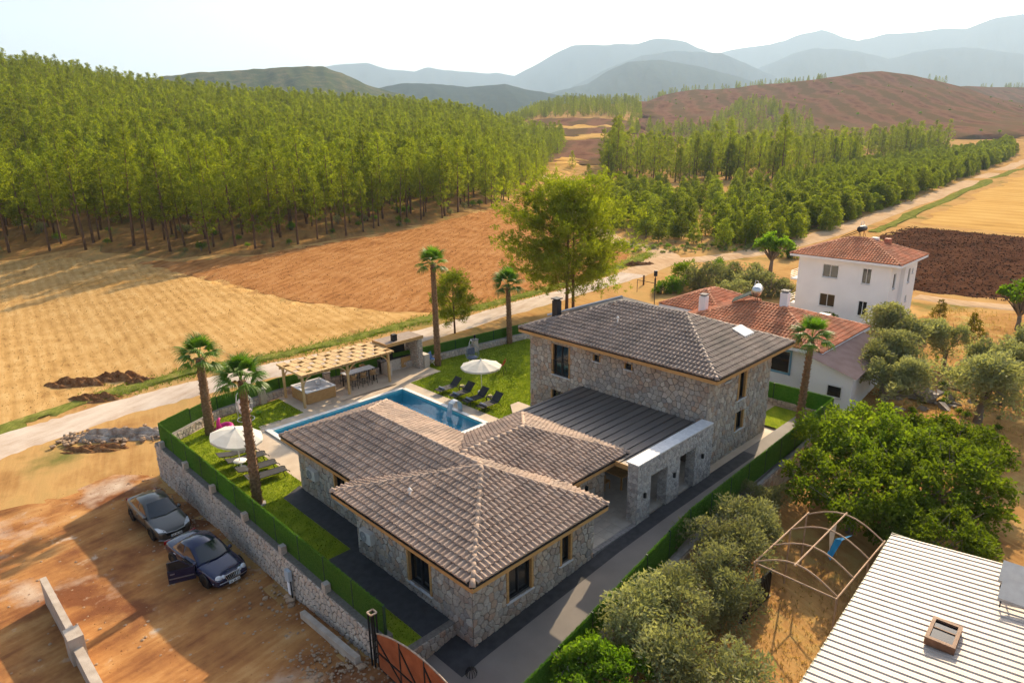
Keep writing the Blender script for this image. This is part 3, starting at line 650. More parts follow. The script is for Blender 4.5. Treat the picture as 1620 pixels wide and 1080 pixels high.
# air conditioners hang on the wall
def aircon(x, y, z, label):
    a = thing('air_conditioner', label, 'air conditioner', (x,y,z), 0, 'outdoor units on the villa wall')
    MB().box(-.24,0,-.40,.40,0,.52).build('casing', mat('ivory_casing',(.55,.53,.49)), a)
    f = MB(); f.lathe([(.03,0),(.22,0),(.22,.02),(.24,.02)],20); o = f.build('fan_grille', mat('grey_plastic',(.25,.25,.25)), a); o.rotation_euler = (0,-math.pi/2,0); o.location = (-.242,.1,.26)
    MB().beam((-.28,-.3,-.02),(.0,-.3,-.02),.04,.04).beam((-.28,.3,-.02),(.0,.3,-.02),.04,.04).build('bracket', m_alu, a)
aircon(.16,6.7,1.0,'white air conditioner on the side wall of the near villa wing'); aircon(1.16,13.0,1.15,'white air conditioner on the villa wing by the parasol with loungers')
# ================================================================== YARD SURFACES
m_lawn = bands_mat('lawn_turf', [(.085,.12,.010),(.14,.19,.014),(.20,.25,.018),(.26,.29,.028)], .35, rad(60), .1, nscale=1.2, fine=10, bump=.8)
m_blade = mat('grass_blade', (.14,.20,.014), (.24,.30,.025), scale=.8, rough=.6, trans=.45, tcol=(.9,1.0,.35))
m_deck = mat('beige_paving', (.47,.37,.27), (.54,.44,.33), scale=1.2, rough=.7, bump=.1)
m_terr = mat('pale_terrace_tile', (.42,.37,.31), (.50,.45,.38), scale=2, rough=.5, bump=.05, rnd=.06)
m_pave_dark = mat('dark_paving', (.035,.036,.04), (.055,.055,.06), scale=3, rough=.75, bump=.2)
m_drive = mat('driveway_concrete', (.185,.165,.15), (.225,.20,.18), scale=.7, rough=.8, bump=.12, bscale=60)
m_pool = mat('pool_mosaic', (.22,.74,.84), (.30,.80,.88), scale=3, rough=.4)
m_kerb = mat('grey_kerb', (.22,.21,.20), (.30,.28,.27), scale=5, rough=.85, bump=.3)
def flat(name, polys, m, z=0.0, zf=None):
    mb = MB()
    for p in polys:
        a = sum(p[i][0]*p[(i+1)%len(p)][1]-p[(i+1)%len(p)][0]*p[i][1] for i in range(len(p)))
        if a < 0: p = p[::-1]
        mb.add([(x,y,(zf(x,y) if zf else z)) for x,y in p], [tuple(range(len(p)))])
    return struct(mb.build(name, m))
R_ = lambda x0,x1,y0,y1: [(x0,y0),(x1,y0),(x1,y1),(x0,y1)]
flat('yard', [R_(-2.2,3.3,1.3,24.8), R_(3.3,9.6,.3,18.8), R_(9.6,13.05,.3,13.8), R_(13.05,28.2,.3,24.6), R_(3.3,13.05,22.3,27), R_(-.2,3.3,24.8,26.6), R_(13.05,20,24.6,26)], m_deck, -.03)
LAWN = [[(-2.2,1.3),(-1.15,1.3),(-1.15,8.1),(0,8.1),(0,14.3),(1.45,14.9),(1.45,22.9),(6.1,23.5),(6.1,27.0),(2,26.6),(-2.1,24.6)],
        [(14.2,13.2),(14.2,22.9),(17.3,23.2),(17.3,25.4),(20,25.2),(27.9,24.3),(27.9,13.6),(17,13.6),(17,9.3),(14.2,9.3)]]
flat('lawn', LAWN, m_lawn, .0)
flat('lawn', [[(20.4,-1.75),(27.9,-1.3),(27.9,2.0),(24.6,2.0),(24.6,.35),(20.9,-.35)]], m_lawn, .09)
flat('paving', [[(-1.15,1.3),(.2,1.3),(.2,7.7),(1.2,7.7),(1.2,14.9),(0,14.3),(0,8.1),(-1.15,8.1)]], m_pave_dark, .004)
flat('pool_deck', [R_(1.45,3.0,14.9,23.0), R_(3.0,13.35,22.6,23.5), [(6.1,23.5),(17.3,23.2),(17.3,25.6),(12,27.2),(6.1,27.2)], R_(13.35,14.2,13.2,23.3), R_(3.0,9.3,14.6,18.5), R_(7.0,14.2,8.9,13.5), R_(7,9.3,13.5,14.6)], m_deck, .003)
flat('paving', [[(14.9,13.0),(16.95,13.0),(16.95,14.6),(16.2,14.6)]], m_deck, .07)
dz = lambda x, y: float(np.interp(x, [-3.4,-1.5,0,8,12,30], [-.86,-.72,-.5,.0,.1,.1]))
def strip(name, y0, y1, m, off, xs_):
    mb = MB()
    for a, b in zip(xs_, xs_[1:]):
        mb.add([(a,y0(a),dz(a,0)+off),(b,y0(b),dz(b,0)+off),(b,y1(b),dz(b,0)+off),(a,y1(a),dz(a,0)+off)], [(0,1,2,3)])
    return struct(mb.build(name, m))
fr = lambda x: np.interp(x, [-3.5,-1.1,11,28.4], [-3.75,-3.5,-2.3,-1.42])     # line of the right-hand fence
XS = [-3.4,-2.4,-1.5,-.6,0,1,2.5,4,6,8,10,12,15,18,20.9,24.6,27.9]
strip('driveway', lambda x: fr(x)+.05, lambda x: 1.3 if x < .2 else .3, m_drive, 0, XS)
strip('paving', lambda x: -.42, lambda x: .3, m_pave_dark, .005, [.2,1,2.5,4,6,8,10,12,15,18,20.4])
strip('paving', lambda x: -.42, lambda x: 1.28, m_pave_dark, .005, [-.95,-.6,0,.2])
# terrace floor: separate slabs inside a kerb
ter = struct(MB().box(7.0,17.0,.42,9.0,-.2,.08).build('terrace', m_terr))
ti = mesh_data('tile', MB().box(-.295,.295,-.295,.295,0,.02).V, MB().box(0,1,0,1,0,1).F, m_terr)
for i in range(17):
    for j in range(4 if i > 6 else 4): link('tile', ti, ter, (7.32+i*.6, .76+j*.6, .081))
for k in range(12): MB().box(7.02+k*.26,7.26+k*.26,.20,.44,-.12,.095).build('kerb_stone', m_kerb, ter)
kb = thing('retaining_kerb', 'low stone kerb between the side paving and the driveway by the gate', 'kerb')
kbs = StoneSet(m_stone); kc = MB().box(-2.2,.18,1.22,1.5,-.85,.02).build('core', m_mortar, kb); kbs.wall(kc, (-2.2,1.22,-.8), UR, NY, 2.38, .82, .25); kbs.emit(60)
# grass blades (one mass)
def inpoly(x, y, p):
    c = False; n = len(p)
    for i in range(n):
        (x1,y1),(x2,y2) = p[i], p[(i+1)%n]
        if (y1 > y) != (y2 > y) and x < (x2-x1)*(y-y1)/(y2-y1)+x1: c = not c
    return c
def blades(n, polys, z, hh=.07, ww=.02):
    V = []; F = []; k = 0
    for p in polys:
        xs_ = [q[0] for q in p]; ys_ = [q[1] for q in p]; area = abs(sum(p[i][0]*p[(i+1)%len(p)][1]-p[(i+1)%len(p)][0]*p[i][1] for i in range(len(p))))/2
        for _ in range(int(n*area)):
            x, y = random.uniform(min(xs_),max(xs_)), random.uniform(min(ys_),max(ys_))
            if not inpoly(x,y,p): continue
            a = random.uniform(0,6.28); h = hh*random.uniform(.5,1.3); lx, ly = random.gauss(0,.03), random.gauss(0,.03); c, s = math.cos(a)*ww, math.sin(a)*ww
            V += [(x-c,y-s,z),(x+c,y+s,z),(x+lx,y+ly,z+h)]; F.append((k,k+1,k+2)); k += 3
    return V, F
V, F = blades(420, LAWN, 0); tag(mesh_obj('grass', V, F, m_blade), 'short green lawn grass around the villa and the pool', 'grass', kind='stuff')
# ------------------------------------------------------------------ pool
pool = thing('swimming_pool', 'L-shaped swimming pool with blue mosaic and white coping behind the villa', 'pool')
mb = MB(); L6 = [(3.3,18.8),(9.6,18.8),(9.6,13.8),(13.05,13.8),(13.05,22.3),(3.3,22.3)]; n = 6
mb.add([(x,y,-.95) for x,y in L6]+[(x,y,.0) for x,y in L6], [tuple(range(6))]+[(i,i+6,(i+1)%6+6,(i+1)%6) for i in range(6)]); mb.build('basin', m_pool, pool)
mw = bpy.data.materials.new('pool_water'); mw.use_nodes = True; t = mw.node_tree; N = t.nodes; L = t.links
for nd in list(N): 
    if nd.type == 'BSDF_PRINCIPLED': N.remove(nd)
tp = N.new('ShaderNodeBsdfTransparent'); tp.inputs[0].default_value = (.58,.90,.98,1); gl = N.new('ShaderNodeBsdfGlossy'); gl.inputs['Roughness'].default_value = .04
fr_ = N.new('ShaderNodeFresnel'); fr_.inputs[0].default_value = 1.33; ms = N.new('ShaderNodeMixShader'); nz = N.new('ShaderNodeTexNoise'); nz.inputs['Scale'].default_value = 2.5; nz.inputs['Detail'].default_value = 3
tcn = N.new('ShaderNodeTexCoord'); L.new(tcn.outputs['Object'], nz.inputs['Vector']); bp = N.new('ShaderNodeBump'); bp.inputs['Strength'].default_value = .25; bp.inputs['Distance'].default_value = .08
L.new(nz.outputs['Fac'], bp.inputs['Height']); L.new(bp.outputs[0], gl.inputs['Normal']); L.new(bp.outputs[0], fr_.inputs['Normal']); L.new(fr_.outputs[0], ms.inputs[0]); L.new(tp.outputs[0], ms.inputs[1]); L.new(gl.outputs[0], ms.inputs[2]); L.new(ms.outputs[0], N['Material Output'].inputs[0])
MB().add([(x,y,-.13) for x,y in L6], [tuple(range(6))]).build('water', mw, pool)
m_cop = mat('white_coping', (.70,.69,.66), (.78,.77,.74), scale=4, rough=.55, rnd=.04)
def coping(p, q, wd, zt=.03):
    p, q = Vector(p), Vector(q); L_ = (q-p).length; k = max(1, round(L_/.8)); d = (q-p).normalized(); nrm = Vector((-d.y,d.x,0))
    for i in range(k):
        a = p+d*(L_*i/k+.006); b = p+d*(L_*(i+1)/k-.006); MB().beam(a+Vector((0,0,zt-.04)), b+Vector((0,0,zt-.04)), wd, .08).build('coping_slab', m_cop, pool)
coping((3.3,22.45,0),(13.2,22.45,0),.3); coping((13.2,22.3,0),(13.2,13.65,0),.3); coping((3.15,22.6,0),(3.15,17.6,0),.3,.10); coping((3.3,18.65,0),(9.45,18.65,0),.3); coping((9.45,18.8,0),(9.45,13.65,0),.3); coping((9.6,13.65,0),(13.05,13.65,0),.3)
wf = thing('pool_waterfall', 'curved steel waterfall spout arching over the pool edge by the loungers', 'fountain', (13.3,16.3,.03))
mb = MB(); prof = [(0,0),(-.02,.45),(-.10,.70),(-.28,.85),(-.50,.86),(-.68,.76)]; o0 = 0
V = [(x,s_,z) for x,z in prof for s_ in (-.22,.22)]; mb.add(V, [(2*i,2*i+1,2*i+3,2*i+2) for i in range(5)]); V2 = [(x+.03,s_,z-.03) for x,z in prof for s_ in (-.22,.22)]; mb.add(V2, [(2*i,2*i+2,2*i+3,2*i+1) for i in range(5)])
mb.build('spout', m_chrome, wf, True)
m_spray = mat('falling_water', (.75,.82,.88), rough=.2, trans=.5, tcol=(.8,.9,1)); mb = MB()
for k in range(60):
    y = random.uniform(-.21,.21); x0 = -.68-random.uniform(0,.1); mb.tube([(x0,y,.76),(x0-.12,y,.45),(x0-.18-random.uniform(0,.1),y+random.uniform(-.05,.05),-.12)],.008,3,cap=False)
mb.build('water_curtain', m_spray, wf)
# ------------------------------------------------------------------ boundary walls, green fences
m_fence = mat('artificial_hedge', (.075,.19,.02), (.13,.27,.035), scale=14, rough=.7, bump=.8, bscale=60, trans=.45, tcol=(.8,1,.3))
m_fblade = mat('hedge_bristle', (.09,.22,.025), (.17,.32,.045), scale=6, rough=.6, trans=.4, tcol=(.9,1,.3))
m_post = mat('fence_post', (.03,.06,.03), rough=.5)
def fence_panel_mesh(wd=2.0, ht=1.2, nb=4200):
    mb = MB(); mb.box(-wd/2+.008,wd/2-.008,-.03,.03,0,ht); V = mb.V; F = mb.F; MI = mb.M
    for _ in range(nb):
        side = random.choice((-1,1)); x = random.uniform(-wd/2+.02,wd/2-.02); z = random.uniform(.02,ht); a = random.uniform(0,6.28); l = random.uniform(.02,.045)
        y = side*.03
        if random.random() < .18: z = ht; y = random.uniform(-.03,.03); tip = (x+random.gauss(0,.02), y+random.gauss(0,.03), z+l*random.uniform(.6,2.2))
        else: tip = (x+random.gauss(0,.02), y+side*l*.7, z+random.uniform(-.01,.04))
        k = len(V); c, s_ = math.cos(a)*.012, math.sin(a)*.012
        V += [(x-c,y,z-s_),(x+c,y,z+s_),tip]; F.append((k,k+1,k+2)); MI.append(1)
    return mesh_data('panel', V, F, [m_fence, m_fblade], MI=MI)
FPM = [fence_panel_mesh() for _ in range(3)]
def fence(label, pts, ztop=1.45, ht=1.2, step=2.0):
    f = thing('hedge_fence', label, 'fence', (pts[0][0],pts[0][1],0)); o = Vector((pts[0][0],pts[0][1],0))
    for (a, b) in zip(pts, pts[1:]):
        A, B = Vector((a[0],a[1],0)), Vector((b[0],b[1],0)); L_ = (B-A).length; k = max(1, round(L_/step)); an = math.atan2(B.y-A.y,B.x-A.x)
        za = a[2] if len(a) > 2 else ztop; zb = b[2] if len(b) > 2 else ztop
        for i in range(k):
            c = A+(B-A)*((i+.5)/k); zt = za+(zb-za)*(i+.5)/k
            p = link('panel', random.choice(FPM), f, (c.x-o.x, c.y-o.y, zt-ht)); p.rotation_euler = (0,0,an+(math.pi if random.random() < .5 else 0)); p.scale = (L_/k/2.0,1,ht/1.2)
            q = A+(B-A)*(i/k); pm = MB().box(-.025,.025,-.045,.045,zt-ht-.1,zt+.02); po = pm.build('post', m_post, f, loc=(q.x-o.x,q.y-o.y,0)); po.rotation_euler = (0,0,an)
    return f
fence('green artificial hedge fence on the stone wall above the two parked cars', [(-2.15,2.3),(-2.15,25.0)])
fence('green artificial hedge fence between the lawn and the gravel road', [(-2.1,25.0,1.5),(2.0,27.05,1.3),(6.5,27.55,1.25),(18.7,25.65,1.25),(28.3,24.6,1.3)], ht=1.0)
fence('green artificial hedge fence along the driveway beside the olive trees', [(-3.1,-3.6,.85),(-1.1,-3.45,1.1),(5,-2.7,1.25),(11,-1.95,1.4),(28.4,-1.36,1.4)], ht=1.35)
fence('short green hedge fence behind the palm at the white bungalow', [(28.4,-1.36,1.4),(28.4,8.0,1.4)], ht=1.2)
def lotz(y): return Tz(-3.2, y)
bw = thing('boundary_wall', 'pale rubble stone retaining wall beside the two parked cars', 'wall')
core = MB()
yy = np.linspace(25.2, 2.15, 24)
for a, b in zip(yy, yy[1:]): core.add([(-2.45,a,lotz(a)-.3),(-2.45,b,lotz(b)-.3),(-2.45,b,.25),(-2.45,a,.25),(-1.95,a,.25),(-1.95,b,.25),(-1.95,a,-.3),(-1.95,b,-.3)], [(0,1,2,3),(3,2,5,4),(6,4,5,7)])
core.add([(-2.45,2.15,-1.2),(-1.95,2.15,-1.2),(-1.95,2.15,.25),(-2.45,2.15,.25)], [(0,1,2,3)])
wc = core.build('core', m_mortar, bw); BS = StoneSet(m_stone_pale)
BS.wall(wc, (-2.45,25.2,-2.2), UL, NX, 23.05, 2.42, .27, base=lambda u: lotz(25.2-u)+2.2-.05, joint=.03, proud=.05)
BS.emit(300)
for y in (24.2,20.6,17.0,13.3,9.6,6.0):
    p = MB(); p.box(-2.50,-2.25,y-.14,y+.14,.2,.62); o = p.build('pillar', m_stone_pale, bw)
lw = thing('low_stone_wall', 'low rubble stone wall with small pillars at the back of the lawn', 'wall'); LW = StoneSet(m_stone_pale)
NP = [(-2.0,24.75),(2.0,26.85),(6.5,27.35),(18.7,25.45),(28.2,24.4)]
for a, b in zip(NP, NP[1:]):
    A, B = np.array(a), np.array(b); L_ = np.linalg.norm(B-A); d = (B-A)/L_; nn = np.array([d[1],-d[0]]); ht = .5
    q = MB(); q.beam((*(A-nn*.12),.20),(*(B-nn*.12),.20),.24,.6); c = q.build('core', m_kerb, lw); LW.wall(c, (A[0],A[1],-.05), (d[0],d[1],0), (nn[0],nn[1],0), L_, .52, .26)
LW.emit(200)
for (x,y) in ((22.3,24.95),(9.7,26.75),(5.0,27.0),(14.0,26.1)):
    p = MB(); p.box(x-.2,x+.2,y-.2,y+.2,0,1.0); o = p.build('pillar', m_stone_pale, lw); MB().box(x-.24,x+.24,y-.24,y+.24,1.002,1.07).build('cap', m_kerb, o)
    l = MB(); l.tube([(x,y,1.07),(x,y,1.2),(x,y,1.2),(x,y,1.42)],[.03,.03,.09,.07],8); l.build('lantern', m_black, o)
rw = thing('side_wall', 'low stone plinth under the driveway fence on the olive grove side', 'wall'); RW = StoneSet(m_stone); q = MB()
xs_ = np.linspace(-3.2,28.4,18)
for a, b in zip(xs_, xs_[1:]): q.add([(a,fr(a)-.14,-1.6),(b,fr(b)-.14,-1.6),(b,fr(b)-.14,.1),(a,fr(a)-.14,.1),(a,fr(a)+.12,.1),(b,fr(b)+.12,.1)], [(0,1,2,3),(3,2,5,4)])
qc = q.build('core', m_kerb, rw)
for a, b in ((-1.1,11),(11,28.4)):
    A, B = np.array((a,fr(a)-.14)), np.array((b,fr(b)-.14)); L_ = np.linalg.norm(B-A); d = (B-A)/L_; RW.wall(qc, (A[0],A[1],-1.3), (d[0],d[1],0), (d[1],-d[0],0), L_, 1.35, .34)
RW.emit(60)
bk = thing('side_wall', 'brown rubble stone wall behind the palm at the white bungalow', 'wall'); BK = StoneSet(m_stone); c = MB().box(28.15,28.5,-1.3,8,-.8,.3).build('core', m_mortar, bk); BK.wall(c, (28.15,8,-.1), UL, NX, 9.3, .55, .3); BK.emit(60)
# ------------------------------------------------------------------ gate
m_rust = mat('rusty_sheet', (.26,.065,.022), (.40,.12,.045), scale=2.2, rough=.7, bump=.25, lo=.3, hi=.7)
gt = thing('metal_gate', 'rust red arched metal gate with black bars at the villa drive', 'gate', (-2.6,2.1,-.85))
def arch(y): t_ = (2.3-y)/5.6; return .55+.68*math.sin(math.pi*min(max(t_,0),1))**.8
ys_ = np.linspace(2.15,-3.3,25)
for s0, s1 in ((0,6),(6,12),(12,18),(18,24)):
    mb = MB(); P = [(0,ys_[i]-2.1,arch(ys_[i])+.85) for i in range(s0,s1+1)]; B = [(0,ys_[i]-2.1,.08) for i in range(s0,s1+1)]
    k = len(P); F = [(i,i+1,k+i+1,k+i) for i in range(k-1)]; mb.add([(-.015,p[1],p[2]) for p in P]+[(-.015,p[1],p[2]) for p in B], F); mb.add([(.015,p[1],p[2]) for p in P]+[(.015,p[1],p[2]) for p in B], [f[::-1] for f in F]); mb.build('sheet', m_rust, gt)
mb = MB(); mb.tube([(0,y-2.1,arch(y)+.87) for y in ys_],.03,6); o = mb.build('top_rail', mat('worn_rail',(.42,.34,.26),(.30,.2,.14),scale=8,rough=.7), gt)
mb = MB()
for i in (0,6,12,18,24): mb.beam((0,ys_[i]-2.1,.02),(0,ys_[i]-2.1,arch(ys_[i])+.85),.07,.05)
for i in (0,6,12,18): 
    mb.beam((-.03,ys_[i]-2.1,arch(ys_[i])+.65),(-.03,ys_[i+6]-2.1,.3),.04,.05); mb.beam((-.035,ys_[i]-2.1,.75),(-.035,ys_[i+6]-2.1,.75),.03,.05)
mb.beam((0,0,.05),(0,-5.4,.05),.06,.08); mb.build('frame', m_black, gt)
gp_ = thing('gate_post', 'black box section steel gate post at the end of the hedge fence', 'post', (-2.6,2.36,-1.0)); mb = MB()
for a in (-.1,.1):
    for b in (-.1,.1): mb.box(a-.025,a+.025,b-.025,b+.025,0,2.4)
mb.build('upright', m_black, gp_); mb = MB()
for p, q in (((-.12,-.12),(.12,-.12)),((.12,-.12),(.12,.12)),((.12,.12),(-.12,.12)),((-.12,.12),(-.12,-.12))): mb.beam((*p,2.42),(*q,2.42),.05,.05)
mb.build('top_frame', mat('worn_rail',(.42,.34,.26)), gp_)
# ================================================================== GARDEN FURNITURE
pg = thing('pergola', 'pine pergola with slatted roof over the hot tub and bar table', 'pergola', (6.55,24.15,0))
PW, PD, PH = 6.75, 2.65, 2.12
for x in (0,PW/2,PW):
    for y in (0,PD):
        MB().box(x-.07,x+.07,y-.07,y+.07,0,PH).build('post', m_pergwood, pg)
        for sx in ((1,) if x == 0 else (-1,) if x == PW else (-1,1)):
            pts = [(x+sx*.06,y,PH-.62),(x+sx*.16,y,PH-.36),(x+sx*.36,y,PH-.14),(x+sx*.62,y,PH-.02)]; b = MB()
            for p, q in zip(pts, pts[1:]): b.beam(p, q, .06, .08, up=(0,1,0))
            b.build('brace', m_pergwood, pg)
for y in (0,PD): MB().box(-.25,PW+.25,y-.05,y+.05,PH+.001,PH+.17).build('beam', m_pergwood, pg)
NC = 14
for i in range(NC+1):
    x = -.2+(PW+.4)*i/NC; MB().box(x-.03,x+.03,-.42,PD+.42,PH+.172,PH+.30).build('rafter', m_pergwood, pg)
for i in range(NC):
    x0 = -.2+(PW+.4)*i/NC; wv_ = (PW+.4)/NC
    for j in range(5):
        y0 = -.40+(PD+.8)*j/5; ln = (PD+.8)/5
        if (i+j) % 2 == 0: MB().box(x0+.035,x0+wv_-.035,y0+.02,y0+ln-.02,PH+.26,PH+.285).build('slat', m_pergwood, pg)
        else: MB().box(x0+.035,x0+wv_-.035,y0+.02,y0+ln*.45,PH+.26,PH+.285).build('slat', m_pergwood, pg)
# hot tub
ht = thing('hot_tub', 'square white hot tub in slatted wood casing under the pergola', 'hot tub', (6.95,24.5,0)); S = 2.1
m_acr = mat('white_acrylic', (.74,.73,.72), rough=.25, spec=.5)
for k in range(21):
    a = k*S/21
    for b in (MB().box(a+.004,a+S/21-.004,-.03,0,.02,.80), MB().box(a+.004,a+S/21-.004,S,S+.03,.02,.80), MB().box(-.03,0,a+.004,a+S/21-.004,.02,.80), MB().box(S,S+.03,a+.004,a+S/21-.004,.02,.80)): b.build('plank', m_wood, ht)
mb = MB(); ring = lambda i, z: [(i,i,z),(S-i,i,z),(S-i,S-i,z),(i,S-i,z)]
V = ring(-.05,.80)+ring(-.05,.86)+ring(.14,.86)+ring(.22,.55)+ring(.55,.5)+ring(.62,.18); mb.add(V, [(4*k+i,4*k+(i+1)%4,4*k+4+(i+1)%4,4*k+4+i) for k in range(5) for i in range(4)]+[(20,21,22,23)]); mb.build('shell', m_acr, ht)
for (x,y) in ((.35,.35),(1.75,.35),(.35,1.75),(1.75,1.75)): MB().box(x-.14,x+.14,y-.14,y+.14,.55,.80).build('headrest', m_acr, ht)
# bar table and stools
bt = thing('bar_table', 'long pale bar table under the pergola with stools', 'table', (10.35,25.15,0))
MB().box(0,2.4,0,.75,.98,1.04).build('table_top', m_sill, bt)
for x in (.12,2.28):
    for y in (.1,.65): MB().box(x-.03,x+.03,y-.03,y+.03,0,.98).build('leg', m_black, bt)
m_rattan = mat('tan_rattan', (.33,.20,.085), (.42,.27,.12), scale=20, rough=.7)
def stool():
    s = thing('bar_stool', 'x', 'stool')
    MB().box(-.19,.19,-.19,.19,.68,.73).build('seat', m_rattan, s); 
    b = MB()
    for i in range(7):
        a = math.pi*(i/6); a2 = math.pi*((i+1)/6)
        if i < 6: b.beam((math.cos(a)*.21,-math.sin(a)*.21,.95),(math.cos(a2)*.21,-math.sin(a2)*.21,.95),.03,.20)
    b.build('backrest', m_rattan, s)
    for x in (-.17,.17):
        for y in (-.17,.17): MB().beam((x,y,.69),(x*1.3,y*1.3,0),.028,.028).build('leg', m_black, s)
    r = MB(); 
    for z in (.28,): 
        for p, q in (((-.2,-.2),(.2,-.2)),((.2,-.2),(.2,.2)),((.2,.2),(-.2,.2)),((-.2,.2),(-.2,-.2))): r.beam((*p,z),(*q,z),.02,.02)
    r.build('footrest', m_black, s); return s
st0 = stool(); k = 0
for j, (yy_, rz_) in enumerate(((24.85,0),(26.15,math.pi))):
    for i in range(3):
        s = st0 if k == 0 else copy_tree(st0); k += 1; s.location = (10.75+i*.8, yy_, 0); s.rotation_euler = (0,0,rz_+random.uniform(-.15,.15))
        s['label'] = '%s bar stool on the %s side of the bar table' % (('first','middle','last')[i]+' from the hot tub,', ('pool','fence')[j]); s['group'] = 'stools at the bar table'
        s['label'] = ('rattan bar stool on the %s side of the bar table, %s' % (('pool','fence')[j], ('nearest the hot tub','in the middle','farthest from the hot tub')[i]))
# outdoor kitchen
ok = thing('outdoor_kitchen', 'covered stone barbecue kitchen with flat timber edged roof beside the pergola', 'outdoor kitchen', (13.7,24.9,0))
KS = StoneSet(m_stone_pale)
MB().box(.0,3.3,0,1.75,2.36,2.56).build('roof', mat('kitchen_roof',(.25,.19,.15),(.32,.25,.20),scale=4), ok)
MB().box(-.04,3.34,-.05,-.001,2.33,2.58).build('fascia', m_wood, ok); MB().box(-.05,-.001,-.04,1.8,2.33,2.58).build('fascia', m_wood, ok)
pc = MB().box(2.85,3.25,.02,1.7,0,2.55).build('pillar', m_mortar, ok); KS.wall(pc, (13.7+2.85,24.92,0), UR, NY, .4, 2.55, .22); KS.wall(pc, (13.7+2.85,26.6,0), UL, NX, 1.68, 2.55, .22)
for q, V, F, par in KS.L: V[:] = [(a-13.7,b-24.9,c) for a,b,c in V]
KS.emit(60)
MB().box(3.3,3.75,-.15,.6,0,1.0).build('pillar', m_stone_pale, ok)
MB().box(.1,2.8,1.05,1.7,0,.9).build('counter', m_stone_pale, ok); MB().box(.06,2.84,.98,1.72,.901,.96).build('worktop', m_black, ok)
MB().box(1.9,2.75,.95,1.04,.08,.85).build('cabinet_door', m_wood, ok); MB().box(.2,.55,.3,.9,0,.95).build('counter', m_stone_pale, ok)
MB().box(.05,.15,.05,.15,0,2.36).build('post', m_wood, ok); MB().box(.05,2.8,1.7,1.76,.9,2.36).build('back_wall', m_alu, ok)
MB().box(.85,1.2,.3,.65,2.56,3.05).build('chimney', m_black, ok); MB().box(.9,1.25,1.1,1.5,.96,1.5).build('grill', m_black, ok)
# loungers
m_mesh = mat('charcoal_textilene', (.028,.028,.03), (.045,.045,.048), scale=40, rough=.8)
m_towel = mat('grey_towel', (.26,.27,.32), (.33,.34,.39), scale=12, rough=.95, bump=.4)
def lounger(label, loc, rz, back=.62, towel=True, group=None):
    s = thing('sun_lounger', label, 'sun lounger', loc, rz, group)   # foot at -x, head at +x
    MB().box(-.95,.35,-.31,.31,.30,.33).build('seat_sling', m_mesh, s)
    a = back; b = MB(); b.beam((.36,0,.33),(.36+.72*math.cos(a),0,.33+.72*math.sin(a)),.62,.035,up=(0,0,1)); b.build('backrest', m_mesh, s)
    f = MB()
    for y in (-.33,.33):
        f.tube([(-1.12,y,.18),(-1.06,y,.28),(-.95,y,.32),(.38,y,.32)],.022,6); f.tube([(.38,y,.32),(.36+.74*math.cos(a),y,.33+.74*math.sin(a))],.022,6)
    f.beam((-1.0,-.33,.3),(-1.0,.33,.3),.03,.03); f.build('frame', m_black, s)
    for x in (-.75,.45):
        for y in (-.33,.33): MB().tube([(x,y,.31),(x+(-.10 if x < 0 else .22),y,.0)],.02,6).build('leg', m_black, s)
    if towel: t_ = MB(); t_.lathe([(.0,-.30),(.07,-.29),(.07,.29),(.0,.30)],10); o = t_.build('rolled_towel', m_towel, s, True); o.rotation_euler = (math.pi/2,0,0); o.location = (-.62,0,.40)
    return s
for i, y in enumerate((19.58,18.12,16.73,15.35)):
    lounger('charcoal sun lounger with rolled towel by the pool, %s' % ('farthest from the villa','second from the far end','third in the row','nearest to the villa')[i], (15.1,y,.0), random.uniform(-.05,.05), .75, True, 'loungers on the lawn by the pool')
for i, (x,y) in enumerate(((.35,20.35),(.42,19.3),(.35,17.9),(.35,16.75))):
    lounger('flat charcoal lounger on the fence side lawn, %s' % ('beyond the parasol pole','half hidden under the white parasol','beside the palm trunk','nearest the villa wall')[i], (x,y,0), math.pi-.1, .18, False, 'loungers on the fence side lawn')
def side_table(label, loc, m, r=.0, group=None):
    s = thing('side_table', label, 'table', loc, 0, group)
    MB().box(-.22,.22,-.22,.22,.36,.40).build('table_top', m, s)
    for x in (-.18,.18):
        for y in (-.18,.18): MB().box(x-.018,x+.018,y-.018,y+.018,0,.36).build('leg', m, s)
    return s
side_table('small black side table between the two farthest pool loungers', (15.75,18.85,0), m_black); side_table('small black side table between the two nearest pool loungers', (15.75,16.05,0), m_black)
for x, y, lb in ((15.7,18.9,'pale yellow fruit bowl on the far side table'),(15.78,16.1,'pale drinks tray on the near side table')):
    o = MB().lathe([(.02,0),(.09,0),(.13,.06),(.11,.06),(.07,.02),(0,.02)],12).build('bowl', mat('cream_bowl',(.7,.6,.3)), None, True, (x,y,.402)); tag(o, lb, 'bowl')
rt_ = thing('round_table', 'round white plastic table under the fence side parasol', 'table', (-.1,18.95,0)); MB().lathe([(0,.42),(.34,.42),(.36,.44),(.34,.47),(0,.47)],24).build('table_top', m_white, rt_, True); MB().lathe([(.14,0),(.05,.05),(.05,.42)],12).build('pedestal', m_white, rt_, True)
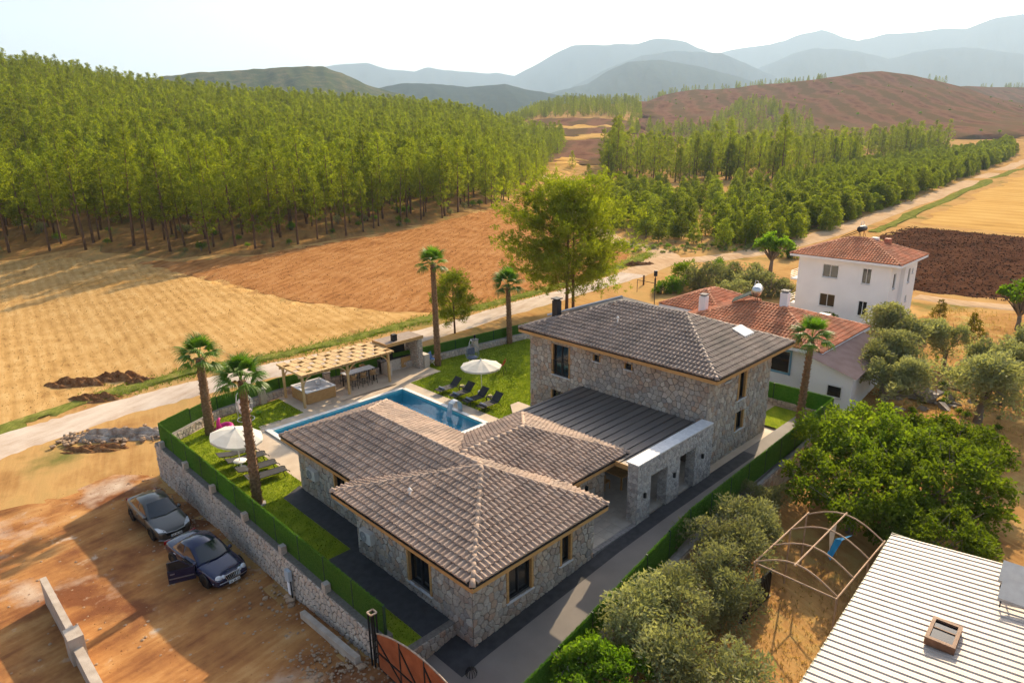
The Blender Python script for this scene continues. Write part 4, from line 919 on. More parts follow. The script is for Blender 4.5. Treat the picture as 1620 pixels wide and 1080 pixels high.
def parasol(label, base, top, R, n=10, tilt=(0,0), flap=.12, rise=.42):
    s = thing('parasol', label, 'parasol', base); h = top
    MB().tube([(0,0,.05),(0,0,h+.05)],.028,8).build('pole', m_white, s, True); MB().lathe([(0,0),(.28,0),(.28,.06),(.06,.12),(.04,.3)],16).build('base', m_white, s, True)
    can = MB(); V = [(0,0,h)]; 
    for k in range(n):
        a = 2*math.pi*k/n
        for f in (.5,1): V.append((math.cos(a)*R*f, math.sin(a)*R*f, h-rise*f**1.15+tilt[0]*math.cos(a)*R*f+tilt[1]*math.sin(a)*R*f))
        V.append((math.cos(a)*R*.995, math.sin(a)*R*.995, h-rise-flap+tilt[0]*math.cos(a)*R+tilt[1]*math.sin(a)*R))
    # mid points sag between ribs
    W_ = []
    for k in range(n):
        a = 2*math.pi*(k+.5)/n
        for f in (.5,1): W_.append((math.cos(a)*R*f*.955, math.sin(a)*R*f*.955, h-rise*f**1.15-.03*f+tilt[0]*math.cos(a)*R*f+tilt[1]*math.sin(a)*R*f))
        W_.append((math.cos(a)*R*.95, math.sin(a)*R*.95, h-rise-.03-flap+tilt[0]*math.cos(a)*R+tilt[1]*math.sin(a)*R))
    F = []; o1 = 1; o2 = 1+3*n
    for k in range(n):
        for A, B in ((o1+3*k, o2+3*k),(o2+3*k, o1+3*((k+1)%n))):
            F += [(0,A,B),(A,A+1,B+1,B),(A+1,A+2,B+2,B+1)]
    can.add(V+W_, F); can.build('canopy', m_offwhite, s)
    for k in range(n):
        a = 2*math.pi*k/n; tz_ = tilt[0]*math.cos(a)*R+tilt[1]*math.sin(a)*R
        MB().tube([(0,0,h-.04),(math.cos(a)*R*.5,math.sin(a)*R*.5,h-rise*.45-.03+tz_*.5),(math.cos(a)*R*.98,math.sin(a)*R*.98,h-rise-.03+tz_)],.012,5).build('rib', m_chrome, s)
    MB().lathe([(.05,0),(.06,.05),(0,.14)],8).build('finial', m_white, s, True, (0,0,h))
parasol('white round parasol over the pool loungers', (16.55,17.8,0), 2.35, 1.42, rise=.42)
parasol('tilted white parasol by the palm on the fence side lawn', (-.1,18.98,0), 2.35, 1.38, 8, tilt=(-.10,.12), rise=.48)
# red wire chair
m_red = mat('red_plastic', (.42,.02,.015), rough=.4)
rc = thing('garden_chair', 'red round wire chair standing on the pool lawn', 'chair', (*at(793,591,0)[:2],0), rad(-60), None, 1.25); mb = MB()
V = []; F = []; nu, nv = 9, 7
for i in range(nu):
    u = -1+2*i/(nu-1)
    for j in range(nv):
        v = j/(nv-1); ang = rad(-20)+v*rad(125); rr = .42; V.append((rr*math.cos(ang)*.9-.42+rr*.6, u*.36*(1-.15*v), .42-rr*.35+rr*(1-math.cos(ang))*.0+rr*max(0,math.sin(ang-rad(25)))*1.15))
V = [( -.32+.62*(j/6) if j < 4 else .09+.10*(j-3)/3+.05, (-.36+.72*i/8)*(1 if j < 4 else 1-.08*(j-3)), .42+.06*abs(i/4-1)**2+(0 if j < 4 else .16*(j-3))) for i in range(9) for j in range(7)]
mb.add(V, [(i*7+j,i*7+j+1,(i+1)*7+j+1,(i+1)*7+j) for i in range(8) for j in range(6)]); mb.build('shell', m_red, rc, True)
for x in (-.25,.25):
    for y in (-.3,.3): MB().tube([(x*.7,y*.7,.42),(x,y,0)],.015,6).build('leg', m_black, rc)
# hanging egg chair and cocoon swing
def egg_chair(label, loc, rz, m_shell, m_c):
    s = thing('egg_chair', label, 'chair', loc, rz); f = MB(); f.tube([(-.55,0,0.03),(-.62,0,.8),(-.5,0,1.6),(-.15,0,1.98),(.1,0,1.9)],.03,8); f.build('stand', m_white, s, True)
    ring_ = [(math.cos(2*math.pi*k/20)*.52,math.sin(2*math.pi*k/20)*.52,.03) for k in range(21)]; MB().tube(ring_,.03,6,cap=False).build('base_ring', m_white, s)
    MB().tube([(.1,0,1.9),(.1,0,1.68)],.012,5).build('chain', m_chrome, s)
    mb = MB()
    for k in range(14):
        a = rad(70)+rad(220)*k/13; mb.tube([(.1+math.cos(a)*r*.5,math.sin(a)*r*.55,.45+z) for r, z in ((.3,0),(.8,.12),(1,.45),(.85,.85),(.45,1.15),(.05,1.24))],.012,4)
    for r, z in ((.8,.12),(1,.45),(.85,.85),(.45,1.15)): mb.tube([(.1+math.cos(rad(70)+rad(220)*k/16)*r*.5,math.sin(rad(70)+rad(220)*k/16)*r*.55,.45+z) for k in range(17)],.012,4)
    mb.build('basket', m_shell, s); MB().lathe([(0,.0),(.34,.02),(.42,.10),(.36,.2),(0,.22)],14,c=(.05,0,.47)).build('seat_cushion', m_c, s, True)
    c = MB().beam((-.22,0,.75),(-.3,0,1.25),.62,.12); c.build('back_cushion', m_c, s)
egg_chair('grey hanging egg chair in front of the low wall behind the parasol', (20.0,22.7,0), rad(-110), mat('grey_wicker',(.35,.36,.38)), mat('slate_cushion',(.12,.14,.19),(.16,.18,.24),scale=6))
egg_chair('white wicker hanging chair between the two fence side palms', (3.0,25.2,0), rad(-60), m_white, mat('pink_cushion',(.62,.50,.48)))
m_pink = mat('pink_vinyl', (.62,.05,.30), rough=.35, trans=.3, tcol=(.9,.2,.5))
pf = thing('pool_float', 'bright pink inflatable float standing beside the far left palm', 'pool float', (1.3,24.4,0), .4)
mb = MB(); mb.tube([(math.cos(2*math.pi*k/16)*.40,math.sin(2*math.pi*k/16)*.40,.18+.1*math.cos(2*math.pi*k/16)) for k in range(17)],.17,10,cap=False); mb.build('ring', m_pink, pf, True); MB().tube([(-.35,0,.3),(-.42,0,.6),(-.40,0,.85),(-.25,0,.98)],[.16,.12,.1,.06],8).build('neck', m_pink, pf, True)
bl = thing('folded_chair', 'blue folding chair beside the outdoor kitchen pillar', 'chair', (18.0,25.0,0), .5); m_bl = mat('blue_fabric',(.04,.10,.25),(.06,.14,.32),scale=8)
MB().box(-.25,.25,-.22,.22,.40,.44).build('seat', m_bl, bl); MB().beam((0,.2,.45),(0,.32,.95),.5,.04).build('backrest', m_bl, bl)
for x in (-.24,.24): MB().beam((x,-.22,0),(x,.2,.44),.025,.025).build('leg', m_white, bl); MB().beam((x,.22,0),(x,-.2,.44),.025,.025).build('leg', m_white, bl)
sp = thing('path_slab', 'pale stone slab set around the base of the near fence palm', 'slab', (-1.15,14.66,0)); MB().lathe([(.42,.0),(.40,.04),(.25,.05)],7).build('ring', m_kerb, sp)
for k, (x,y,lb) in enumerate(((3.9,25.3,'small agave plant on the shaded lawn corner'),)):
    p = thing('agave', lb, 'plant', (x,y,0))
    for i in range(14):
        a = i*2.4; MB().add([(-.05,0,0),(.05,0,0),(0,.45*math.cos(.6),.35)],[(0,1,2)]).build('leaf', m_fblade, p).rotation_euler = (0,0,a)

# terrace furniture in the shade of the metal roof, small wire lattice ball on the drive
tt = thing('dining_table', 'long wooden dining table in the shade under the metal roof', 'table', (12.6,3.6,.1)); MB().box(-.5,.5,-1.1,1.1,.70,.75).build('table_top', m_wood, tt)
for x in (-.42,.42):
    for y in (-1.0,1.0): MB().box(x-.04,x+.04,y-.04,y+.04,0,.70).build('leg', m_wood, tt)
def dchair(label, x, y, rz):
    s = thing('dining_chair', label, 'chair', (x,y,.1), rz, 'chairs at the terrace table'); MB().box(-.22,.22,-.22,.22,.42,.46).build('seat', m_wood, s); MB().box(-.22,.22,.19,.22,.55,.92).build('backrest', m_wood, s)
    for a in (-.19,.19):
        for b in (-.19,.19): MB().box(a-.02,a+.02,b-.02,b+.02,0,.42 if b < 0 else .9).build('leg', m_wood, s)
dchair('wooden dining chair at the driveway end of the shaded terrace table', 12.6, 2.1, math.pi); dchair('wooden dining chair on the pillar side of the shaded terrace table', 13.5, 3.2, -math.pi/2); dchair('wooden dining chair on the near wing side of the shaded terrace table', 11.7, 3.3, math.pi/2)
ll = thing('lattice_ball', 'dark wire lattice ball on the driveway at the bottom edge', 'lamp', (*at(746,1074,-.8)[:2],-.72)); mb = MB()  # unidentified dark item, built as a wire ball
for k in range(6): mb.tube([(math.cos(k*math.pi/6)*math.sin(a)*.2,math.sin(k*math.pi/6)*math.sin(a)*.2,.2+math.cos(a)*.2) for a in np.linspace(0,2*math.pi,17)],.012,4,cap=False)
mb.build('cage', m_black, ll)
# ================================================================== VEGETATION
def leaf_quads(C, S, asp=.45, bias=None, amt=.0, long=None):
    n = len(C); a = rng.normal(size=(n,3))
    if long is not None: a = a*.55+long
    a /= np.linalg.norm(a,axis=1,keepdims=True); b = rng.normal(size=(n,3))
    if bias is not None: # normal biased outward -> b perpendicular to bias
        b = np.cross(bias, a)+b*(1-amt)
    b -= a*(a*b).sum(1,keepdims=True); b /= np.linalg.norm(b,axis=1,keepdims=True)+1e-9
    S = np.asarray(S).reshape(-1,1); a = a*S*.5; b = b*S*.5*asp
    V = np.stack([C-a, C-a*.1+b, C+a, C-a*.1-b], 1).reshape(-1,3); F = np.arange(4*n).reshape(n,4); return V, F
def mk_leaf(name, cols, tcol, trans=.5, rough=.7):
    return mat(name, cols[0], cols[1], scale=.7, rough=rough, rnd=.30, trans=trans, tcol=tcol, spec=.07, lo=.3, hi=.7)
m_pine = mk_leaf('pine_needles', ((.115,.16,.014),(.25,.28,.026)), (1.5,1.5,.38), .45)
m_pine_big = mk_leaf('roadside_pine_needles', ((.12,.16,.016),(.21,.24,.028)), (1.45,1.45,.40), .5)  # own needle tone of the pines beside the road
m_euc = mk_leaf('eucalyptus_leaves', ((.11,.155,.016),(.25,.285,.028)), (1.5,1.5,.38), .42)
m_olive = mk_leaf('olive_leaves', ((.22,.235,.115),(.35,.355,.19)), (1.2,1.2,.55), .42)
m_walnut = mk_leaf('walnut_leaves', ((.095,.145,.016),(.165,.21,.026)), (1.35,1.45,.35), .5)
m_mulb = mk_leaf('mulberry_leaves', ((.10,.18,.018),(.17,.25,.028)), (1.3,1.5,.35), .5)
m_yellowbush = mk_leaf('yellow_leaves', ((.16,.15,.02),(.24,.20,.03)), (1.3,1.2,.4), .5)
m_bark = mat('pine_bark', (.11,.06,.035), (.17,.10,.06), scale=3, rough=.95, bump=.6, bscale=9, stretch=(2,2,.6))
m_bark_g = mat('grey_bark', (.16,.125,.095), (.23,.19,.15), scale=3, rough=.95, bump=.6, bscale=12)
m_palmbark = mat('palm_bark', (.16,.085,.042), (.30,.18,.095), scale=9, rough=.95, bump=.8, bscale=20)
def pine_meshes(h, R, base, nbr, dens, seed, leaf=.55, twist=0, wide=.5, trunks=1, asp=.28, m_=None):
    """trunk with limbs; crown of needle tufts on real limbs"""
    r_ = np.random.default_rng(seed); tk = MB(); lean = r_.normal(0,.02,2)
    tp = [(lean[0]*z*math.sin(z*.3+seed), lean[1]*z, z) for z in np.linspace(-.3,h*.97,8)]; tr = np.linspace(h*.0125+.04,.03,8); tk.tube(tp, tr, 7)
    C = []; D = []
    for k in range(nbr):
        t_ = base+(1-base)*((k+.5)/nbr)**.95; z = h*t_; q = (t_-base)/(1-base)
        prof = ((1-q**1.5)**.85*(.5+.5*min(1,q*4))) if wide < .6 else (1-q**2.2)**.6*(.55+.45*min(1,q*3))
        Lb = R*prof*r_.uniform(.65,1.12)+.25; az = k*2.4+r_.uniform(-.5,.5)
        rise = r_.uniform(.05,.35)+.5*q; i0 = z/h*7; ix = np.interp(z,[p[2] for p in tp],[p[0] for p in tp]); iy = np.interp(z,[p[2] for p in tp],[p[1] for p in tp])
        end = np.array([ix+math.cos(az)*Lb, iy+math.sin(az)*Lb, z+Lb*rise]); st = np.array([ix,iy,z])
        tk.tube([st, st*.5+end*.5-np.array([0,0,Lb*.05]), end], [max(.02,.035*h/14*(1-q*.6)),.018,.008], 4, cap=False)
        nt_ = max(2,int(dens*Lb))
        for _ in range(nt_):
            f = r_.uniform(.35,1.05)**.8; p = st+(end-st)*f+r_.normal(0,1,3)*np.array([.24,.24,.16])*(.5+Lb*.32); C.append(p); D.append((math.cos(az),math.sin(az),.8))
    for _ in range(int(dens*2.5)): C.append(np.array([tp[-1][0],tp[-1][1],h*.95])+r_.normal(0,1,3)*np.array([.3,.3,.45])); D.append((0,0,1))
    C = np.array(C); D = np.array(D); k9 = 13 if leaf < .5 else 9; CC = np.repeat(C,k9,0)+r_.normal(0,leaf*.36,(len(C)*k9,3)); DD = np.repeat(D,k9,0)
    S = r_.uniform(.6,1.2,len(CC))*leaf; V, F = leaf_quads(CC, S, asp, long=DD*.6)
    return mesh_data('trunk', tk.V, tk.F, m_bark, True), mesh_data('crown', V, F, m_ or m_pine)
def broad_meshes(blobs, trunk_h, tr, n, leaf, seed, m_leaf, m_b, asp=.5, shell=.55, droop=0, nlimb=None, gap=.0):
    r_ = np.random.default_rng(seed); tk = MB(); tk.tube([(0,0,-.3),(.05,.02,trunk_h*.5),(0,.06,trunk_h)], [tr*1.35,tr,tr*.8], 8)
    Cs, Bs = [], []; vol = np.array([b[1]**2 for b in blobs]); vol = vol/vol.sum()
    for (c, r), v in zip(blobs, vol):
        c = np.array(c); k = int(n*v); d = r_.normal(size=(k,3)); d /= np.linalg.norm(d,axis=1,keepdims=True); d[:,2] = np.where(d[:,2] < -.6, -d[:,2], d[:,2])
        # clustered radii and lumps give an uneven outline
        lump = 1+.16*np.sin(d[:,0]*5+c[0]*3+seed)+.14*np.sin(d[:,1]*6+c[1])+.12*np.sin(d[:,2]*7+d[:,0]*4)
        rr = r*(shell+(1-shell)*r_.uniform(0,1,k)**.6)*lump; p = c+d*rr[:,None]*np.array([1,1,.85]); 
        keep = (np.sin(p[:,0]*2.7+seed)+np.sin(p[:,1]*3.1+seed*2)+np.sin(p[:,2]*3.3)) > -1.4-(.0 if gap else 1.5)
        Cs.append(p[keep]); Bs.append(d[keep])
        tk.tube([(0,.04,trunk_h*.85), tuple(c*.5+np.array([0,0,trunk_h*.45])), tuple(c*.9)], [tr*.5,tr*.3,.015], 5, cap=False)
        for q in range(4):
            e = c+r_.normal(0,.5,3)*r; tk.tube([tuple(c*.7+np.array([0,0,trunk_h*.25])), tuple(e)], [tr*.2,.01], 4, cap=False)
    C = np.concatenate(Cs); B = np.concatenate(Bs); lg = B*.7+np.array([0,0,-droop]); S = r_.uniform(.6,1.25,len(C))*leaf
    V, F = leaf_quads(C, S, asp, long=lg)
    return mesh_data('trunk', tk.V, tk.F, m_b, True), mesh_data('crown', V, F, m_leaf)
def plant_tree(name, meshes, x, y, label, cat, group=None, sc=1, z=None, rz=None, sz=None):
    o = thing(name, label, cat, (x,y,Tz(x,y)-.05 if z is None else z), random.uniform(0,6.28) if rz is None else rz, group, sc)
    if sz: o.scale = (sc,sc,sc*sz)
    link('trunk', meshes[0], o); link('crown', meshes[1], o); return o
def stuff_instances(name, pts, variants, label, cat):
    """one mass of far trees: points carrying instances"""
    if not pts: return
    P = np.array(pts); me = bpy.data.meshes.new(name); me.from_pydata([tuple(p[:3]) for p in P], [], [])
    a = me.attributes.new('scl','FLOAT','POINT'); a.data.foreach_set('value', P[:,3].astype(np.float32)); b = me.attributes.new('rot','FLOAT','POINT'); b.data.foreach_set('value', rng.uniform(0,6.28,len(P)).astype(np.float32)); c = me.attributes.new('var','INT','POINT'); c.data.foreach_set('value', rng.integers(0,len(variants),len(P)).astype(np.int32))
    ob = link(name, me); g = bpy.data.node_groups.new(name,'GeometryNodeTree'); g.interface.new_socket('Geometry',in_out='INPUT',socket_type='NodeSocketGeometry'); g.interface.new_socket('Geometry',in_out='OUTPUT',socket_type='NodeSocketGeometry')
    N = g.nodes; L = g.links; gi = N.new('NodeGroupInput'); go = N.new('NodeGroupOutput'); jn = N.new('GeometryNodeJoinGeometry')
    va = N.new('GeometryNodeInputNamedAttribute'); va.data_type = 'INT'; va.inputs[0].default_value = 'var'
    sa = N.new('GeometryNodeInputNamedAttribute'); sa.data_type = 'FLOAT'; sa.inputs[0].default_value = 'scl'
    ra = N.new('GeometryNodeInputNamedAttribute'); ra.data_type = 'FLOAT'; ra.inputs[0].default_value = 'rot'
    cx = N.new('ShaderNodeCombineXYZ'); L.new(ra.outputs[0], cx.inputs[2])
    for i, (t_, c_) in enumerate(variants):
        bm = bmesh.new(); bm.from_mesh(t_); k = len(bm.faces); bm.from_mesh(c_); bm.faces.ensure_lookup_table()
        for f in bm.faces[k:]: f.material_index = 1
        me2 = bpy.data.meshes.new('far_tree'); bm.to_mesh(me2); bm.free(); me2.materials.append(t_.materials[0]); me2.materials.append(c_.materials[0]); src = bpy.data.objects.new('far_tree', me2)
        oi = N.new('GeometryNodeObjectInfo'); oi.inputs[0].default_value = src; oi.inputs[1].default_value = True
        ip = N.new('GeometryNodeInstanceOnPoints'); cm = N.new('FunctionNodeCompare'); cm.data_type = 'INT'; cm.operation = 'EQUAL'; cm.inputs[3].default_value = i
        L.new(va.outputs[0], cm.inputs[2]); L.new(cm.outputs[0], ip.inputs['Selection']); L.new(gi.outputs[0], ip.inputs['Points']); L.new(oi.outputs['Geometry'], ip.inputs['Instance']); L.new(cx.outputs[0], ip.inputs['Rotation']); L.new(sa.outputs[0], ip.inputs['Scale']); L.new(ip.outputs[0], jn.inputs[0])
    L.new(jn.outputs[0], go.inputs[0]); md = ob.modifiers.new('trees','NODES'); md.node_group = g
    return tag(ob, label, cat, kind='stuff')
# ---- pines
PV = [pine_meshes(15, 2.7, .26, 48, 3.8, 11, .52, asp=.27), pine_meshes(14, 2.4, .32, 44, 3.8, 12, .52, asp=.27), pine_meshes(16, 2.8, .38, 44, 3.8, 13, .52, asp=.27), pine_meshes(13.5, 2.6, .20, 48, 3.8, 14, .52, asp=.27), pine_meshes(15.5, 2.3, .42, 40, 3.8, 15, .52, asp=.27)]
PVF = [pine_meshes(11.5, 3.0, .08, 30, 2.6, 21, .62), pine_meshes(12.5, 2.8, .10, 30, 2.6, 22, .62), pine_meshes(10.5, 3.1, .08, 30, 2.6, 23, .62)]
PM = [pine_meshes(11.5, 3.1, .10, 40, 3.4, 16, .54, asp=.28), pine_meshes(10.5, 2.8, .12, 38, 3.4, 17, .54, asp=.28), pine_meshes(12.5, 3.0, .16, 40, 3.4, 18, .54, asp=.28), pine_meshes(11, 3.4, .08, 40, 3.2, 19, .54, asp=.28)]
FEa = np.array(FE); pines = []      # (dist, x, y, scale, group)
_feaz = np.array([math.atan2((p[0]-CAMP[0])*_r[0]+(p[1]-CAMP[1])*_r[1],(p[0]-CAMP[0])*_h[0]+(p[1]-CAMP[1])*_h[1]) for p in FEa]); _fed = np.hypot(FEa[:,0]-CAMP[0],FEa[:,1]-CAMP[1])
sp_ = 4.4; u = -60
azs = lambda X, Y: (math.atan2((X-CAMP[0])*_r[0]+(Y-CAMP[1])*_r[1],(X-CAMP[0])*_h[0]+(Y-CAMP[1])*_h[1]), math.hypot(X-CAMP[0],Y-CAMP[1]))
for X in np.arange(-140,430,sp_):
    for Y in np.arange(60,560,sp_):
        x, y = X+rng.uniform(-2,2), Y+rng.uniform(-2,2); a, d = azs(x,y)
        if a < -.78 or a > .075: continue
        e = np.interp(a,_feaz,_fed)
        if a > _feaz[-1]: e = 1e9 if d < 150 else np.interp(a,[_feaz[-1],.075],[_fed[-1]+12,420])
        if d < e+1 or d > 500: continue
        if d > 260 and rng.random() < .25: continue
        pines.append((d, x, y, rng.uniform(.68,1.08), 0 if d < e+22 else 5))
for _ in range(760):       # hill forest across the valley
    px_ = rng.uniform(715,1012); d = rng.uniform(712,985); x, y = polar(px_, d); pines.append((d, x, y, rng.uniform(.75,1.05), 1))
for _ in range(95):        # trees along the crest of the bare hill
    px_ = rng.uniform(1000,1300); d = 1150+rng.uniform(-30,20); x, y = polar(px_, d); pines.append((d, x, y, rng.uniform(.6,1.0), 2))
for px_, d in [(1450+rng.uniform(0,35),1165) for _ in range(7)]+[(1535+rng.uniform(0,85),1700) for _ in range(16)]: x, y = polar(px_, d); pines.append((d, x, y, rng.uniform(.7,1.0), 2))
tallp = []
for (xa,xb,ya,yb,n_) in ((955,1060,258,288,56),(1060,1150,262,290,50),(1150,1260,256,286,60),(1260,1360,250,274,56),(1360,1500,232,254,70)):
    for _ in range(n_): tallp.append(hit(rng.uniform(xa,xb), rng.uniform(ya,yb)))
for x, y in tallp: a, d = azs(x,y); pines.append((d, x, y, rng.uniform(.8,1.25)*min(1.2,d/230), 3))
for _ in range(430):       # grey-green stand at the foot of the bare hill
    px_ = rng.uniform(1090,1285); d = rng.uniform(500,930); x, y = polar(px_, d)
    if d > 930-max(0,(px_-1190))*2.4 or d > 560+(px_-1090)*4.5: continue
    pines.append((d, x, y, rng.uniform(.8,1.1), 3))
for _ in range(60): px_ = rng.uniform(990,1110); d = rng.uniform(560,660); x, y = polar(px_, d); pines.append((d, x, y, rng.uniform(.7,1.0), 3))
singles = [(870,262,.8),(905,268,.75),(930,300,.7)]
for px_, py_, s_ in singles: x, y = hit(px_,py_); a, d = azs(x,y); pines.append((d, x, y, s_, 4))
pines.sort(key=lambda t: t[0]/t[3])
PL = {0:('tall pine tree in the dense forest edge behind the ploughed field','pine forest behind the fields'), 1:('pine tree on the wooded rise across the valley','pines on the far rise'), 2:('small pine standing on the crest of the bare hill','pines on the bare hill crest'), 3:('tall grey green pine behind the eucalyptus plantation','tall pines behind the plantation'), 5:('pine tree deeper in the dense forest behind the front row','inner pines of the forest'), 4:('lone pine at the open valley field','lone pines by the valley field')}
rest = []
for i, (d, x, y, s_, gk) in enumerate(pines):
    if i < 300: plant_tree('pine_tree', (PM[i % 4] if gk == 5 else PV[i % 5]) if d < 330 else PVF[i % 3], x, y, PL[gk][0], 'tree', PL[gk][1], s_)
    else: rest.append((x, y, Tz(x,y)-.1, s_))
near_rest = [p for p in rest if math.hypot(p[0]-CAMP[0],p[1]-CAMP[1]) < 230]; far_rest = [p for p in rest if math.hypot(p[0]-CAMP[0],p[1]-CAMP[1]) >= 230]
stuff_instances('pine_forest', near_rest+[], PM, 'dense pine forest covering the slope behind the fields', 'forest')
stuff_instances('pine_forest', far_rest, PVF, 'far pine forest on the upper slopes and the rise across the valley', 'forest')
# ---- eucalyptus plantation
EV = [broad_meshes([((0,0,2.4),1.9),((.3,.2,4.4),1.9),((-.2,-.3,6.3),1.45),((.2,0,7.8),.85),((.9,-.5,3.4),1.1),((-.9,.6,3.6),1.1)][:k_], 2.2, .11, 2600, .42, 40+k_, m_euc, m_bark_g, .42, .5, .5) for k_ in (4,5,6,6)]
EV.append(broad_meshes([((0,0,2.0),1.7),((.5,.2,3.6),1.5),((-.5,.1,5.2),1.2),((.4,-.2,6.4),.8)], 1.6, .10, 2400, .42, 51, m_euc, m_bark_g, .42, .5, .5))
eul = []
A0 = np.array(hit(975,368)); A1 = np.array(hit(1250,372)); A2 = np.array(hit(1600,246)); A3 = np.array(hit(1000,268))
front = [np.array(hit(x,y)) for x,y in ((975,362),(1060,384),(1150,392),(1235,384),(1330,352),(1450,306),(1600,246))]
back = [np.array(hit(x,y)) for x,y in ((960,300),(1040,300),(1130,300),(1240,290),(1340,270),(1450,254),(1600,228))]
for i in range(len(front)-1):
    L_ = np.linalg.norm(front[i+1]-front[i]); nf = max(2,int(L_/3.7)); 
    for k in range(nf):
        f = front[i]+(front[i+1]-front[i])*k/nf; b = back[i]+(back[i+1]-back[i])*k/nf; D_ = np.linalg.norm(b-f); nr = max(2,int(D_/4.6))
        for j in range(nr): q = f+(b-f)*(j+.3)/nr+rng.uniform(-2.4,2.4,2); eul.append((np.hypot(*(q-CAMP[:2])), q[0], q[1]))
eul.sort(); rest = []
for i, (d, x, y) in enumerate(eul):
    s_ = rng.uniform(.55,1.1)*(1 if d > 115 else .85)
    if i < 300: plant_tree('eucalyptus_tree', EV[i % 5], x, y, 'bushy bright green plantation tree in the rows along the road', 'tree', 'plantation trees along the road', s_*1.08, z=Tz(x,y)-.9*s_, sz=.76)
    else: rest.append((x, y, Tz(x,y)-.9*s_, s_*.85))
stuff_instances('plantation', rest, EV, 'far rows of the green tree plantation along the road', 'plantation')
# ---- big road-side pine, small tree
bp_ = pine_meshes(14.0, 8.4, .16, 135, 5.5, 77, .42, wide=.9, asp=.22, m_=m_pine_big); bp2 = pine_meshes(12.5, 5.8, .24, 75, 5.2, 78, .42, wide=.9, asp=.22, m_=m_pine_big)
big = plant_tree('pine_tree', bp_, 41.0, 31.2, 'large spreading double trunked pine beside the road behind the villa', 'tree', None, .93, rz=.4); link('trunk', bp2[0], big, (.9,-.5,0)); link('crown', bp2[1], big, (.9,-.5,0))
plant_tree('pine_tree', pine_meshes(5.6,2.0,.22,60,8,79,.34,wide=.9,asp=.2,m_=m_pine_big), 27.2, 33.4, 'small young pine between the two tall palms beside the road', 'tree', None, 1)
# ---- olives and garden trees
def olive(seed, R, n, leaf=.17, m_=None): 
    r_ = np.random.default_rng(seed); b = [((r_.uniform(-.55,.55)*R, r_.uniform(-.55,.55)*R, R*(.75+r_.uniform(-.15,.55))), R*r_.uniform(.42,.62)) for _ in range(8)]
    return broad_meshes(b, R*.55, .12*R/1.5, n, leaf, seed, m_ or m_olive, m_bark_g, .34, .45, .0, gap=1)
OV = [olive(61,1.55,9000,.15), olive(62,1.5,9000,.15), olive(63,1.6,9000,.15), olive(64,1.7,6500,.2)]
for i, (x, y, s_, lb) in enumerate(((4.0,-5.0,1.2,'grey green olive tree at the foot of the driveway fence, nearest the gate'),(6.2,-4.5,1.2,'silvery olive tree beside the driveway fence, leaning over it'),(8.0,-5.2,1.15,'dense olive tree in front of the carport frame'),(10.2,-4.0,1.15,'round olive tree by the fence beside the carport frame'),(12.7,-3.9,1.2,'olive tree between the carport and the driveway fence'),(3.3,-7.2,1.35,'olive tree at the bottom edge of the picture beside the bare yard'),(16.8,-2.7,.75,'small olive tree against the stone plinth of the fence'))):
    plant_tree('olive_tree', OV[i % 3], x, y, lb, 'tree', 'olive trees along the driveway fence', s_, rz=i*1.3)
for i, (x, y, s_, lb) in enumerate(((34.6,-2.6,1.35,'olive tree touching the brown roofed annex'),(37.5,-1.6,1.6,'broad olive tree beside the annex with the brown roof'),(44.5,-.6,1.75,'large dark olive tree in front of the white house'),(48.5,-2.6,1.3,'olive tree right of the large dark olive'),(37.0,-7.4,1.75,'wide olive tree with visible trunk right of the rubble heap'),(42.5,-6.5,1.5,'olive tree behind the wide one beside the rubble heap'),(48.0,-8.6,1.6,'olive tree at the right edge of the grove'),(43.5,-10.5,1.4,'olive tree partly cut by the right picture edge'))):
    plant_tree('olive_tree', OV[3], x, y, lb, 'tree', 'olive trees in the grove', s_, rz=i*1.1)
def bigleaf(seed, R, n, leaf, m_, hz=.9, th=1.3):
    r_ = np.random.default_rng(seed); b = []
    for k in range(22):
        a = k*2.4; q = math.sqrt((k+.5)/22)*R*.85; b.append(((math.cos(a)*q, math.sin(a)*q, th+R*hz*(.45+.55*(1-(q/R)**2))+r_.uniform(-.45,.45)*R/3), R*r_.uniform(.17,.33)))
    return broad_meshes(b, th, .16, n, leaf, seed, m_, m_bark_g, .55, .25, .15, gap=1)
WN = bigleaf(71,3.3,15000,.20,m_walnut,.55,1.2); WN2 = bigleaf(72,3.1,14000,.20,m_walnut,.6,1.1)
for x, y, s_, ms_, lb in ((18.2,-6.3,1.0,WN,'big leafy walnut tree behind the carport frame'),(21.5,-8.8,1.12,WN2,'big leafy walnut tree behind the corrugated roof'),(23.5,-5.2,1.1,WN,'sunlit walnut tree in the middle of the right garden'),(26.5,-7.8,1.0,WN2,'walnut tree in front of the rubble heap'),(17.3,-9.6,.85,WN2,'walnut tree whose branches reach the corrugated roof')):
    plant_tree('walnut_tree', ms_, x, y, lb, 'tree', 'walnut trees in the right garden', s_)
plant_tree('mulberry_tree', bigleaf(73,1.7,7000,.17,m_mulb,1.1,.5), 1.1, -4.9, 'bright green leafy tree at the bottom edge beside the driveway fence', 'tree', None, 1.0)
plant_tree('fig_tree', bigleaf(74,1.6,4200,.26,m_mulb,1.2,1.2), 74.5, 24.4, 'round bright green tree left of the white house', 'tree', None, 1.5)
plant_tree('leafy_tree', bigleaf(75,1.8,4200,.26,m_mulb,1.1,1.3), *hit(1608,524), 'bright green tree at the right picture edge by the track', 'tree', None, 1.3)
YB = broad_meshes([((0,0,.8),.8),((.1,0,1.6),.55),((0,.1,2.2),.3)], .4, .04, 1500, .16, 81, m_yellowbush, m_bark_g)
plant_tree('yellow_shrub', YB, *hit(1537,542), 'yellow green conical shrub in the olive grove', 'shrub', None, 1.1)
plant_tree('yellow_shrub', YB, *hit(1484,508), 'yellow green shrub behind the large dark olive', 'shrub', None, .9)
